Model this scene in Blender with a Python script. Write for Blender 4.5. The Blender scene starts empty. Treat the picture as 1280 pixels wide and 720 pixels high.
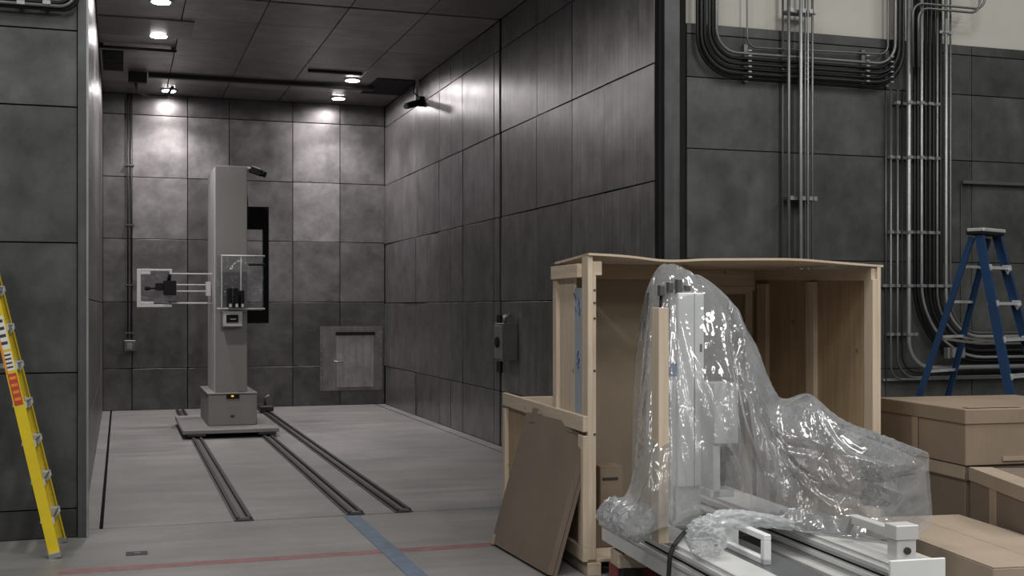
import bpy, math, random
import numpy as np
from mathutils import Vector, Matrix, noise

random.seed(7)
S = bpy.context.scene
COL = S.collection

# ------------------------------------------------------------------ camera
FPX, HZ, CAMH, YAW = 1495.0, 384.0, 1.9, math.radians(18.15)
cam = bpy.data.cameras.new('camera')
cam.sensor_fit = 'HORIZONTAL'; cam.sensor_width = 36.0
cam.lens = 36.0 * FPX / 1280.0
cam.shift_y = (HZ - 360.0) / 1280.0
cam.clip_end = 200
camo = bpy.data.objects.new('camera', cam); COL.objects.link(camo)
camo.location = (0, 0, CAMH)
camo.rotation_euler = (math.pi / 2, 0, -YAW)
S.camera = camo

# ------------------------------------------------------------------ world, lights, exposure
S.view_settings.view_transform = 'Standard'
S.view_settings.look = 'None'
S.view_settings.gamma = 1.0
S.view_settings.use_curve_mapping = False
S.view_settings.exposure = 0.0

w = bpy.data.worlds.new('world'); S.world = w; w.use_nodes = True
w.node_tree.nodes['Background'].inputs[0].default_value = (0.86, 0.93, 1.0, 1)
w.node_tree.nodes['Background'].inputs[1].default_value = 0.05

def area_light(name, loc, sx, sy, power, color, rot=(0, 0, 0)):
    l = bpy.data.lights.new(name, 'AREA'); l.shape = 'RECTANGLE'
    l.size = sx; l.size_y = sy; l.energy = power; l.color = color
    o = bpy.data.objects.new(name, l); COL.objects.link(o)
    o.location = loc; o.rotation_euler = rot
    return o
# high-bay strip lamps of the hall, 8.5 m up
for x in (-3.5, 1.5, 6.5, 11.5):
    for y in (-9.0, -4.0, 1.0, 5.5):
        area_light('hall_highbay', (x, y, 8.5), 0.6, 2.4, 175, (1.0, 0.985, 0.95))

LAMPS = [(0.50, 15.94), (0.53, 17.96), (0.84, 22.45), (3.81, 20.44), (3.89, 22.30)]
CEIL = 5.83

# ------------------------------------------------------------------ pixel helpers
SY, CY = math.sin(YAW), math.cos(YAW)
def pdir(px, py=HZ):
    u = px - 640.0
    return Vector((SY * FPX + CY * u, CY * FPX - SY * u, HZ - py))
CAMP = Vector((0, 0, CAMH))
def at_z(px, py, z):
    d = pdir(px, py); return CAMP + d * ((z - CAMH) / d.z)
def at_y(px, py, Y):
    d = pdir(px, py); return CAMP + d * (Y / d.y)
def at_x(px, py, X):
    d = pdir(px, py); return CAMP + d * (X / d.x)
def at_d(px, py, dep):
    return CAMP + pdir(px, py) * (dep / FPX)

# ------------------------------------------------------------------ materials
def new_mat(name):
    m = bpy.data.materials.new(name); m.use_nodes = True
    nt = m.node_tree
    for n in list(nt.nodes): nt.nodes.remove(n)
    out = nt.nodes.new('ShaderNodeOutputMaterial')
    b = nt.nodes.new('ShaderNodeBsdfPrincipled')
    nt.links.new(b.outputs[0], out.inputs[0])
    return m, nt, b
def node(nt, t, **kw):
    n = nt.nodes.new(t)
    for k, v in kw.items():
        if k.startswith('i_'):
            n.inputs[k[2:].replace('_', ' ')].default_value = v
        else: setattr(n, k, v)
    return n
def ramp(nt, fac, stops):
    r = nt.nodes.new('ShaderNodeValToRGB')
    e = r.color_ramp.elements
    while len(e) < len(stops): e.new(0.5)
    for el, (p, c) in zip(e, stops):
        el.position = p; el.color = (c[0], c[1], c[2], 1) if len(c) == 3 else c
    nt.links.new(fac, r.inputs[0]); return r.outputs[0]
def coords(nt, scale=(1, 1, 1), which='Object'):
    tc = nt.nodes.new('ShaderNodeTexCoord'); mp = nt.nodes.new('ShaderNodeMapping')
    mp.inputs['Scale'].default_value = scale
    nt.links.new(tc.outputs[which], mp.inputs[0]); return mp.outputs[0]
def noise_n(nt, vec, scale, detail=4, rough=0.55):
    n = nt.nodes.new('ShaderNodeTexNoise')
    n.inputs['Scale'].default_value = scale; n.inputs['Detail'].default_value = detail
    n.inputs['Roughness'].default_value = rough
    nt.links.new(vec, n.inputs['Vector']); return n.outputs[0]
def mul_rgb(nt, a, b, fac=1.0, mode='MULTIPLY'):
    m = nt.nodes.new('ShaderNodeMix'); m.data_type = 'RGBA'; m.blend_type = mode
    m.inputs[0].default_value = fac
    nt.links.new(a, m.inputs[6]); nt.links.new(b, m.inputs[7]); return m.outputs[2]
def bump(nt, h, b, strength=0.2, dist=0.01):
    n = nt.nodes.new('ShaderNodeBump'); n.inputs['Strength'].default_value = strength
    n.inputs['Distance'].default_value = dist
    nt.links.new(h, n.inputs['Height']); nt.links.new(n.outputs[0], b.inputs['Normal'])

def plain(name, col, rough=0.5, metal=0.0, var=0.12, scale=6.0, spec=0.5):
    m, nt, b = new_mat(name)
    v = coords(nt)
    f = noise_n(nt, v, scale)
    lo = [c * (1 - var) for c in col]; hi = [min(1, c * (1 + var)) for c in col]
    nt.links.new(ramp(nt, f, [(0.3, lo), (0.7, hi)]), b.inputs['Base Color'])
    b.inputs['Roughness'].default_value = rough; b.inputs['Metallic'].default_value = metal
    b.inputs['Specular IOR Level'].default_value = spec
    return m

def panel_mat(name, tint, metal, rough, streak=(7, 7, 0.35), aniso=0.0, lo=0.75, hi=1.25, ls=0.12):
    """sheet-metal cladding: object colour x cloudy oxide mottling x fine vertical drawing lines"""
    m, nt, b = new_mat(name)
    oi = nt.nodes.new('ShaderNodeObjectInfo')
    tc = nt.nodes.new('ShaderNodeTexCoord')
    add = nt.nodes.new('ShaderNodeVectorMath'); add.operation = 'ADD'
    sc = nt.nodes.new('ShaderNodeVectorMath'); sc.operation = 'SCALE'; sc.inputs['Scale'].default_value = 37.0
    cmb = nt.nodes.new('ShaderNodeCombineXYZ')
    for k in range(3): nt.links.new(oi.outputs['Random'], cmb.inputs[k])
    nt.links.new(cmb.outputs[0], sc.inputs[0])
    nt.links.new(tc.outputs['Object'], add.inputs[0]); nt.links.new(sc.outputs[0], add.inputs[1])
    mp = nt.nodes.new('ShaderNodeMapping'); mp.inputs['Scale'].default_value = streak
    nt.links.new(add.outputs[0], mp.inputs[0])
    cloud = noise_n(nt, add.outputs[0], 2.6, 7, 0.62)
    c1 = ramp(nt, cloud, [(0.30, (lo,) * 3), (0.72, (hi,) * 3)])
    line = noise_n(nt, mp.outputs[0], 2.2, 5, 0.6)
    c2 = ramp(nt, line, [(0.3, (1 - ls,) * 3), (0.7, (1 + ls,) * 3)])
    c = mul_rgb(nt, c1, c2)
    c = mul_rgb(nt, oi.outputs['Color'], c)
    rgb = nt.nodes.new('ShaderNodeRGB'); rgb.outputs[0].default_value = (*tint, 1)
    c = mul_rgb(nt, rgb.outputs[0], c)
    nt.links.new(c, b.inputs['Base Color'])
    b.inputs['Metallic'].default_value = metal
    r = nt.nodes.new('ShaderNodeMapRange'); r.inputs[3].default_value = rough - 0.09; r.inputs[4].default_value = rough + 0.10
    nt.links.new(line, r.inputs[0]); nt.links.new(r.outputs[0], b.inputs['Roughness'])
    if aniso:
        b.inputs['Anisotropic'].default_value = aniso
        t = nt.nodes.new('ShaderNodeTangent'); t.direction_type = 'RADIAL'; t.axis = 'Z'
        nt.links.new(t.outputs[0], b.inputs['Tangent'])
    bump(nt, line, b, 0.10, 0.004)
    return m

M = {}
M['chamber_steel'] = panel_mat('chamber_steel', (0.245, 0.233, 0.238), 0.72, 0.34, aniso=0.5, lo=0.7, hi=1.3, ls=0.22)
M['back_steel'] = panel_mat('back_wall_steel', (0.235, 0.223, 0.226), 0.62, 0.36, streak=(2.2, 2.2, 2.6), lo=0.66, hi=1.36, ls=0.12)
M['hall_steel'] = panel_mat('hall_steel', (0.066, 0.067, 0.066), 0.45, 0.5, streak=(3, 3, 2.0), lo=0.66, hi=1.42)
M['frame_steel'] = panel_mat('frame_steel', (0.10, 0.105, 0.107), 0.6, 0.45)
M['ceiling_steel'] = panel_mat('ceiling_steel', (0.31, 0.285, 0.285), 0.6, 0.36, streak=(0.5, 6, 6), ls=0.18)
M['backing'] = plain('dark_joint', (0.006, 0.006, 0.006), 0.9, spec=0.1)
M['black'] = plain('black_paint', (0.008, 0.008, 0.008), 0.75, spec=0.2)
M['rubber'] = plain('black_rubber', (0.018, 0.018, 0.018), 0.6)
M['beige_wall'] = plain('beige_plaster', (0.46, 0.45, 0.405), 0.85, var=0.05, scale=1.5)
M['white_paint'] = plain('white_machine_paint', (0.74, 0.75, 0.74), 0.4, var=0.04)
M['alu'] = plain('extruded_aluminium', (0.68, 0.68, 0.67), 0.38, 0.3, var=0.06, scale=3)
M['grey_plate'] = plain('dark_anodised_plate', (0.20, 0.21, 0.22), 0.32, 0.7, var=0.06)
M['tower_paint'] = plain('warm_grey_tower_paint', (0.20, 0.192, 0.184), 0.5, var=0.05, scale=2)
M['pale_plastic'] = plain('pale_frame_plastic', (0.50, 0.49, 0.48), 0.4, var=0.05)
M['rail_dark'] = plain('dark_rail_steel', (0.045, 0.042, 0.042), 0.5, 0.6)
M['rail_groove'] = plain('rail_groove_steel', (0.13, 0.125, 0.125), 0.45, 0.7)
M['galv'] = plain('galvanised_conduit', (0.30, 0.31, 0.31), 0.40, 0.7, var=0.12)
M['dark_conduit'] = plain('dark_conduit', (0.009, 0.009, 0.0095), 0.42, 0.0, var=0.15, spec=0.28)
M['mid_conduit'] = plain('mid_grey_conduit', (0.15, 0.152, 0.15), 0.4, 0.7, var=0.12)
M['steel'] = plain('bare_steel', (0.42, 0.42, 0.42), 0.35, 0.85)
M['ladder_alu'] = plain('ladder_aluminium', (0.62, 0.63, 0.64), 0.38, 0.6, var=0.06)
M['ladder_yellow'] = plain('yellow_fibreglass', (0.60, 0.45, 0.012), 0.4, var=0.07)
M['ladder_blue'] = plain('blue_fibreglass', (0.010, 0.037, 0.098), 0.38, var=0.12)
M['sticker_white'] = plain('white_sticker', (0.62, 0.60, 0.57), 0.5, var=0.06, scale=40)
M['sticker_red'] = plain('red_sticker', (0.42, 0.045, 0.02), 0.5, var=0.1, scale=40)
M['sticker_orange'] = plain('orange_sticker', (0.62, 0.22, 0.02), 0.5, var=0.1, scale=40)
M['red_tape'] = plain('worn_red_floor_tape', (0.235, 0.115, 0.115), 0.55, var=0.22, scale=9)
M['blue_tape'] = plain('worn_blue_floor_tape', (0.115, 0.155, 0.215), 0.5, var=0.22, scale=9)
M['foam'] = plain('blue_grey_foam_board', (0.30, 0.335, 0.37), 0.7, var=0.05)
M['ink_blue'] = plain('blue_marker_ink', (0.06, 0.09, 0.22), 0.7)
M['ink_dark'] = plain('dark_print', (0.03, 0.03, 0.03), 0.7)
M['hardboard'] = plain('brown_hardboard', (0.27, 0.215, 0.155), 0.8, var=0.07, scale=2.0)
M['tape_clear'] = plain('buff_packing_tape', (0.36, 0.275, 0.20), 0.3, var=0.06)
M['red_paint'] = plain('red_block_paint', (0.22, 0.045, 0.05), 0.6)
M['blue_plastic'] = plain('blue_connector', (0.02, 0.09, 0.25), 0.4)

def wood_mat(name, axis, light, dark):
    m, nt, b = new_mat(name)
    s = [14.0, 14.0, 14.0]; s[axis] = 0.9
    oi = nt.nodes.new('ShaderNodeObjectInfo')
    tc = nt.nodes.new('ShaderNodeTexCoord')
    sc = nt.nodes.new('ShaderNodeVectorMath'); sc.operation = 'MULTIPLY_ADD'
    cmb = nt.nodes.new('ShaderNodeCombineXYZ')
    for k in range(3): nt.links.new(oi.outputs['Random'], cmb.inputs[k])
    nt.links.new(cmb.outputs[0], sc.inputs[0]); sc.inputs[1].default_value = (19, 23, 29)
    nt.links.new(tc.outputs['Object'], sc.inputs[2])
    mp = nt.nodes.new('ShaderNodeMapping'); mp.inputs['Scale'].default_value = s
    nt.links.new(sc.outputs[0], mp.inputs[0])
    g = noise_n(nt, mp.outputs[0], 1.6, 6, 0.65)
    c = ramp(nt, g, [(0.28, dark), (0.62, light), (0.9, [x * 1.1 for x in light])])
    # knots
    kn = nt.nodes.new('ShaderNodeTexVoronoi'); kn.inputs['Scale'].default_value = 3.1
    nt.links.new(sc.outputs[0], kn.inputs['Vector'])
    kr = ramp(nt, kn.outputs['Distance'], [(0.0, (0.28, 0.2, 0.14)), (0.055, (0.75, 0.68, 0.6)), (0.09, (1, 1, 1))])
    c = mul_rgb(nt, c, kr)
    nt.links.new(c, b.inputs['Base Color'])
    b.inputs['Roughness'].default_value = 0.7
    bump(nt, g, b, 0.15, 0.003)
    return m
PINE_L, PINE_D = (0.58, 0.48, 0.37), (0.44, 0.345, 0.25)
PLY_L, PLY_D = (0.40, 0.295, 0.185), (0.29, 0.205, 0.122)
for i, a in enumerate('xyz'):
    M['pine_' + a] = wood_mat('pine_grain_' + a, i, PINE_L, PINE_D)
    M['ply_' + a] = wood_mat('plywood_grain_' + a, i, PLY_L, PLY_D)

def card_mat(name, col):
    m, nt, b = new_mat(name)
    v = coords(nt); cloud = noise_n(nt, v, 1.7, 5)
    v2 = coords(nt, (60, 60, 1.0)); flute = noise_n(nt, v2, 2.0, 2)
    c = ramp(nt, cloud, [(0.25, [x * 0.84 for x in col]), (0.75, [x * 1.12 for x in col])])
    c2 = ramp(nt, flute, [(0.3, (0.95,) * 3), (0.7, (1.04,) * 3)])
    nt.links.new(mul_rgb(nt, c, c2), b.inputs['Base Color'])
    b.inputs['Roughness'].default_value = 0.72
    bump(nt, flute, b, 0.08, 0.002)
    return m
M['card'] = card_mat('brown_cardboard', (0.245, 0.186, 0.135))
M['card_dark'] = card_mat('dull_brown_cardboard', (0.165, 0.126, 0.098))
M['card_light'] = card_mat('pale_cardboard', (0.34, 0.27, 0.205))

def concrete_mat():
    m, nt, b = new_mat('polished_concrete')
    v = coords(nt, (1, 1, 1)); v2 = coords(nt, (0.35, 2.6, 1))
    a = noise_n(nt, v, 0.9, 8, 0.62); s = noise_n(nt, v2, 1.5, 6, 0.6); f = noise_n(nt, v, 26, 3)
    c = ramp(nt, a, [(0.25, (0.172, 0.168, 0.163)), (0.75, (0.275, 0.266, 0.259))])
    c = mul_rgb(nt, c, ramp(nt, s, [(0.3, (0.78,) * 3), (0.7, (1.14,) * 3)]))
    c = mul_rgb(nt, c, ramp(nt, f, [(0.3, (0.95,) * 3), (0.7, (1.05,) * 3)]))
    nt.links.new(c, b.inputs['Base Color'])
    r = nt.nodes.new('ShaderNodeMapRange'); r.inputs[3].default_value = 0.36; r.inputs[4].default_value = 0.6
    nt.links.new(s, r.inputs[0]); nt.links.new(r.outputs[0], b.inputs['Roughness'])
    bump(nt, f, b, 0.04, 0.002)
    return m
M['concrete'] = concrete_mat()

def noise_col(nt, vec, scale):
    n = nt.nodes.new('ShaderNodeTexNoise'); n.inputs['Scale'].default_value = scale
    nt.links.new(vec, n.inputs['Vector']); return n.outputs['Color']
def film_mat(name, haze, gl_rough=0.12, gloss=1.2):
    """clear polythene: see-through, milky where seen edge-on, glossy"""
    m = bpy.data.materials.new(name); m.use_nodes = True; nt = m.node_tree
    for n in list(nt.nodes): nt.nodes.remove(n)
    out = nt.nodes.new('ShaderNodeOutputMaterial')
    tr = nt.nodes.new('ShaderNodeBsdfTransparent'); tr.inputs[0].default_value = (0.93, 0.94, 0.95, 1)
    di = nt.nodes.new('ShaderNodeBsdfDiffuse'); di.inputs[0].default_value = (0.88, 0.90, 0.92, 1)
    tl = nt.nodes.new('ShaderNodeBsdfTranslucent'); tl.inputs[0].default_value = (0.88, 0.90, 0.92, 1)
    gl = nt.nodes.new('ShaderNodeBsdfGlossy'); gl.inputs['Roughness'].default_value = gl_rough
    v = coords(nt); n1 = noise_n(nt, v, 5, 3, 0.5)
    rg = nt.nodes.new('ShaderNodeTexNoise'); rg.noise_type = 'RIDGED_MULTIFRACTAL'; rg.inputs['Scale'].default_value = 7; rg.inputs['Detail'].default_value = 4
    nt.links.new(v, rg.inputs['Vector'])
    mk = nt.nodes.new('ShaderNodeMapRange'); mk.inputs[1].default_value = .45; mk.inputs[2].default_value = .62; mk.inputs[3].default_value = .03; mk.inputs[4].default_value = .42
    nt.links.new(noise_n(nt, v, 2.3, 2), mk.inputs[0])
    ml = nt.nodes.new('ShaderNodeMath'); ml.operation = 'MULTIPLY'; nt.links.new(rg.outputs[0], ml.inputs[0]); nt.links.new(mk.outputs[0], ml.inputs[1]); n2 = ml.outputs[0]
    ad = nt.nodes.new('ShaderNodeMath'); ad.operation = 'ADD'
    nt.links.new(n1, ad.inputs[0]); nt.links.new(n2, ad.inputs[1])
    bp = nt.nodes.new('ShaderNodeBump'); bp.inputs['Strength'].default_value = 0.7; bp.inputs['Distance'].default_value = 0.04
    nt.links.new(ad.outputs[0], bp.inputs['Height'])
    for s_ in (gl,): nt.links.new(bp.outputs[0], s_.inputs['Normal'])
    mx0 = nt.nodes.new('ShaderNodeMixShader'); mx0.inputs[0].default_value = 0.5
    nt.links.new(di.outputs[0], mx0.inputs[1]); nt.links.new(tl.outputs[0], mx0.inputs[2])
    lw = nt.nodes.new('ShaderNodeLayerWeight'); lw.inputs[0].default_value = 0.35
    mr = nt.nodes.new('ShaderNodeMapRange'); mr.inputs[3].default_value = haze; mr.inputs[4].default_value = min(0.72, haze * 3.0)
    nt.links.new(lw.outputs['Facing'], mr.inputs[0])
    mx1 = nt.nodes.new('ShaderNodeMixShader'); nt.links.new(mr.outputs[0], mx1.inputs[0])
    nt.links.new(tr.outputs[0], mx1.inputs[1]); nt.links.new(mx0.outputs[0], mx1.inputs[2])
    fr = nt.nodes.new('ShaderNodeFresnel'); fr.inputs[0].default_value = 1.5
    nt.links.new(bp.outputs[0], fr.inputs['Normal'])
    m2 = nt.nodes.new('ShaderNodeMath'); m2.operation = 'MULTIPLY_ADD'; m2.inputs[1].default_value = gloss; m2.inputs[2].default_value = 0.03
    m2.use_clamp = True
    nt.links.new(fr.outputs[0], m2.inputs[0])
    mx2 = nt.nodes.new('ShaderNodeMixShader'); nt.links.new(m2.outputs[0], mx2.inputs[0])
    nt.links.new(mx1.outputs[0], mx2.inputs[1]); nt.links.new(gl.outputs[0], mx2.inputs[2])
    nt.links.new(mx2.outputs[0], out.inputs[0])
    return m
M['film'] = film_mat('clear_polythene', 0.175, 0.085)
M['film_bunch'] = film_mat('bunched_polythene', 0.34, 0.22, 0.45)
M['acrylic'] = film_mat('clear_acrylic', 0.015, 0.05)

def emit_mat(name, col, s):
    m = bpy.data.materials.new(name); m.use_nodes = True; nt = m.node_tree
    for n in list(nt.nodes): nt.nodes.remove(n)
    out = nt.nodes.new('ShaderNodeOutputMaterial'); e = nt.nodes.new('ShaderNodeEmission')
    e.inputs[0].default_value = (*col, 1); e.inputs[1].default_value = s
    nt.links.new(e.outputs[0], out.inputs[0]); return m
M['lamp'] = emit_mat('lit_lens', (1.0, 0.95, 0.93), 90)
M['led'] = emit_mat('amber_led', (1.0, 0.45, 0.06), 1.2)

# ------------------------------------------------------------------ mesh builder
class MB:
    def __init__(s): s.v = []; s.f = []; s.sm = []
    def add(s, vs, fs, smooth=False):
        o = len(s.v); s.v += [tuple(v) for v in vs]
        s.f += [[i + o for i in f] for f in fs]; s.sm += [smooth] * len(fs); return s
    def box(s, x0, x1, y0, y1, z0, z1, c=0.0):
        if x0 > x1: x0, x1 = x1, x0
        if y0 > y1: y0, y1 = y1, y0
        if z0 > z1: z0, z1 = z1, z0
        c = min(c, (x1 - x0) * .3, (y1 - y0) * .3, (z1 - z0) * .3)
        if c <= 0:
            vs = [(x, y, z) for x in (x0, x1) for y in (y0, y1) for z in (z0, z1)]
            fs = [[0, 1, 3, 2], [4, 6, 7, 5], [0, 4, 5, 1], [2, 3, 7, 6], [0, 2, 6, 4], [1, 5, 7, 3]]
            return s.add(vs, fs)
        import bmesh
        bm = bmesh.new(); bmesh.ops.create_cube(bm, size=1)
        bmesh.ops.scale(bm, vec=(x1 - x0, y1 - y0, z1 - z0), verts=bm.verts)
        bmesh.ops.translate(bm, vec=((x0 + x1) / 2, (y0 + y1) / 2, (z0 + z1) / 2), verts=bm.verts)
        bmesh.ops.bevel(bm, geom=list(bm.edges), offset=c, segments=1, affect='EDGES', profile=0.5)
        bm.verts.index_update()
        s.add([v.co[:] for v in bm.verts], [[v.index for v in f.verts] for f in bm.faces]); bm.free(); return s
    def bar(s, a, b, wd, ht, up=(0, 0, 1), c=0.0):
        """box of section wd x ht along a->b"""
        a, b = Vector(a), Vector(b); d = b - a; L = d.length; d.normalize()
        r = d.cross(Vector(up)); r.normalize(); n = r.cross(d)
        t = MB(); t.box(-wd / 2, wd / 2, 0, L, -ht / 2, ht / 2, c)
        s.add([a + r * v[0] + d * v[1] + n * v[2] for v in t.v], t.f); return s
    def tube(s, pts, r, seg=8, cap=True):
        pts = [Vector(p) for p in pts]; n = len(pts)
        tang = []
        for i in range(n):
            a = pts[max(0, i - 1)]; b = pts[min(n - 1, i + 1)]; t = b - a
            t.normalize(); tang.append(t)
        ref = Vector((0, 0, 1)) if abs(tang[0].z) < 0.9 else Vector((0, 1, 0))
        nx = tang[0].cross(ref).normalized()
        vs = []
        for i in range(n):
            nx = (nx - tang[i] * nx.dot(tang[i])).normalized(); ny = tang[i].cross(nx)
            rr = r[i] if isinstance(r, (list, tuple)) else r
            for k in range(seg):
                a = 2 * math.pi * k / seg
                vs.append(pts[i] + (nx * math.cos(a) + ny * math.sin(a)) * rr)
        fs = [[i * seg + k, i * seg + (k + 1) % seg, (i + 1) * seg + (k + 1) % seg, (i + 1) * seg + k] for i in range(n - 1) for k in range(seg)]
        s.add(vs, fs, True)
        if cap:
            o = len(s.v) - n * seg
            s.f.append([o + k for k in range(seg)][::-1]); s.sm.append(False)
            s.f.append([o + (n - 1) * seg + k for k in range(seg)]); s.sm.append(False)
        return s
    def prism(s, poly, a, b, axis):
        """poly of 2d points extruded along axis from a to b"""
        n = len(poly)
        def mk(p, t):
            if axis == 'x': return (t, p[0], p[1])
            if axis == 'y': return (p[0], t, p[1])
            return (p[0], p[1], t)
        vs = [mk(p, a) for p in poly] + [mk(p, b) for p in poly]
        fs = [list(range(n))[::-1], [n + i for i in range(n)]]
        fs += [[i, (i + 1) % n, n + (i + 1) % n, n + i] for i in range(n)]
        return s.add(vs, fs)
    def build(s, name, mat, parent=None, color=None, smooth=None, center=False):
        v = s.v; loc = None
        if center:
            a = np.array(v); c0 = (a.min(0) + a.max(0)) / 2; c0[2] = a[:, 2].min()
            v = [tuple(p - c0) for p in a]; loc = tuple(c0)
        me = bpy.data.meshes.new(name); me.from_pydata(v, [], s.f); me.update()
        fl = [bool(x) for x in s.sm] if smooth is None else [smooth] * len(s.f)
        me.polygons.foreach_set('use_smooth', fl)
        me.materials.append(M[mat] if isinstance(mat, str) else mat)
        import bmesh
        bm = bmesh.new(); bm.from_mesh(me); bmesh.ops.recalc_face_normals(bm, faces=bm.faces); bm.to_mesh(me); bm.free()
        o = bpy.data.objects.new(name, me); COL.objects.link(o)
        if parent is not None: o.parent = parent
        if loc: o.location = loc
        if color is not None: o.color = (color, color, color, 1) if not isinstance(color, tuple) else color
        return o

def tag(o, label=None, cat=None, group=None, kind=None):
    if label: o['label'] = label
    if cat: o['category'] = cat
    if group: o['group'] = group
    if kind: o['kind'] = kind
    return o
def thing(name, label, cat, loc=(0, 0, 0), rz=0, group=None):
    o = bpy.data.objects.new(name, None); COL.objects.link(o)
    o.location = loc; o.rotation_euler = (0, 0, rz); o.empty_display_size = 0.2
    return tag(o, label, cat, group)
def struct(o, label): return tag(o, label, None, None, 'structure')
def B(x0, x1, y0, y1, z0, z1, c=0.0): return MB().box(x0, x1, y0, y1, z0, z1, c)
def shade(lo=0.82, hi=1.2): return random.uniform(lo, hi)
ORD = ['first', 'second', 'third', 'fourth', 'fifth', 'sixth', 'seventh', 'eighth', 'ninth', 'tenth']

# ================================================================== THE SETTING
XL, XR, YB, YF, YJ = -0.30, 4.94, 23.10, 10.50, 10.84
XGAP = 15.57                                              # ring joint across walls and ceiling
ROWS = [0.0, 0.77, 2.0, 3.16, 4.30, 5.45, CEIL]
G = 0.007

# floor: hall slab, chamber slab, dark joint strips let in between
fl = B(-9, 15, -8, 24.5, -0.25, -0.03).build('floor', 'backing'); struct(fl, 'pale grey polished concrete floor of hall and chamber')
B(-9, 15, -8, YJ - 0.014, -0.03, 0).build('slab', 'concrete', fl)
B(XL, -0.170, YJ + 0.014, YB, -0.03, 0).build('slab', 'concrete', fl)
B(-0.138, 4.735, YJ + 0.014, YB, -0.03, 0).build('slab', 'concrete', fl)
B(4.765, XR, YJ + 0.014, YB, -0.03, 0).build('slab', 'concrete', fl)

def panel(parent, x0, x1, y0, y1, z0, z1, mat, tone):
    return B(x0, x1, y0, y1, z0, z1, 0.0025).build('panel', mat, parent, color=tone, center=True)

# back wall of the chamber
wb = B(XL - 0.4, XR + 0.4, YB + 0.02, YB + 0.3, 0, CEIL + 0.3).build('wall_back', 'backing'); struct(wb, 'dark steel panelled back wall of the chamber')
bx = [XL] + [at_y(p, 300, YB).x for p in (165, 234.5, 286.5, 366, 425)] + [XR]
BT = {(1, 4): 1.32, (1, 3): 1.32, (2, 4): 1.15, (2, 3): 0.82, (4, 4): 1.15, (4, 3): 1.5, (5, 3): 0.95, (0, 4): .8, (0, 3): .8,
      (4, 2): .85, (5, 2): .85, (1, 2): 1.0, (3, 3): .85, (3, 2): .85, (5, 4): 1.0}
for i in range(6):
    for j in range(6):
        t = BT.get((i, j), 0.5 if j < 2 else (0.62 if j == 5 else 0.85))  # two lowest rows darkened in colour to stand in for downlight falloff
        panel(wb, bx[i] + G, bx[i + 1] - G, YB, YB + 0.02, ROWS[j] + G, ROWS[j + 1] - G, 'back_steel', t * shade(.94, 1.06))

# right wall of the chamber, two sections with a black ring joint between
wr = B(XR + 0.02, XR + 0.28, YF + 0.1, YB + 0.3, 0, CEIL + 0.3).build('wall_right', 'backing'); struct(wr, 'long dark steel panelled right wall of the chamber')
RROW = [0.0, 0.75, 1.98, 3.13, 4.28, 5.42, CEIL]
ya = [YF + 0.13] + [at_x(p, 300, XR).y for p in (755.5, 715, 671)] + [XGAP - 0.03]
yb = [XGAP + 0.05, XGAP + 0.30] + [at_x(p, 300, XR).y for p in (578, 563.5, 549, 520)] + [YB]
for ys, tn in ((ya, 1.0), (yb, 1.0)):
    for i in range(len(ys) - 1):
        for j in range(6):
            pw_ = panel(wr, XR, XR + 0.02, ys[i] + G, ys[i + 1] - G, RROW[j] + G, RROW[j + 1] - G, 'chamber_steel', tn * shade(.86, 1.12)); pw_.rotation_euler = (0, random.uniform(-.004, .004), random.uniform(-.012, .012))
# left wall of the chamber
wl = B(XL - 0.3, XL - 0.02, YF + 0.1, YB + 0.3, 0, CEIL + 0.3).build('wall_left', 'backing'); struct(wl, 'steel panelled left wall of the chamber seen edge on')
for i in range(10):
    y0 = YF + 0.13 + i * (YB - YF - 0.13) / 10; y1 = y0 + (YB - YF - 0.13) / 10
    for j in range(6):
        panel(wl, XL - 0.02, XL, y0 + G, y1 - G, RROW[j] + G, RROW[j + 1] - G, 'chamber_steel', shade(.9, 1.1))
# ceiling of the chamber
ce = B(XL - 0.3, XR + 0.3, YF + 0.1, YB + 0.3, CEIL + 0.02, CEIL + 0.3).build('ceiling', 'backing'); struct(ce, 'dark panelled chamber ceiling with downlights')
cx = [XL, 0.80, 1.83, 2.87, 3.90, XR]
cy = [YF + 0.13, 11.8, 13.0, 14.25, XGAP - 0.02] + [XGAP + 0.02 + 1.25 * k for k in range(1, 6)] + [YB]
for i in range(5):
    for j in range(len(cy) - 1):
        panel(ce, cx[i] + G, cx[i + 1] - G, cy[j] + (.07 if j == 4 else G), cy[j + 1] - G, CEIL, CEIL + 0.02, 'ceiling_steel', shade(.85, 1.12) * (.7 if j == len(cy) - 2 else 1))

# front of the chamber, left of the opening
xe = at_y(97, 400, YF).x
wfl = B(-4.2, xe - 0.004, YF + 0.02, YF + 0.3, 0, 6.4).build('wall_front_left', 'backing'); struct(wfl, 'grey steel clad hall wall left of the chamber opening')
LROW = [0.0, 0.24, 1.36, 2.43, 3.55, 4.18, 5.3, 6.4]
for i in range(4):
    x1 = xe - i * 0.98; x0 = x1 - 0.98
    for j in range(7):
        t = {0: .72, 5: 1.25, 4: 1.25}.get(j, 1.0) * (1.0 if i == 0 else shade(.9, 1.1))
        panel(wfl, x0 + 0.005, x1 - 0.004, YF, YF + 0.02, LROW[j] + .005, LROW[j + 1] - .005, 'hall_steel', t)
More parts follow.
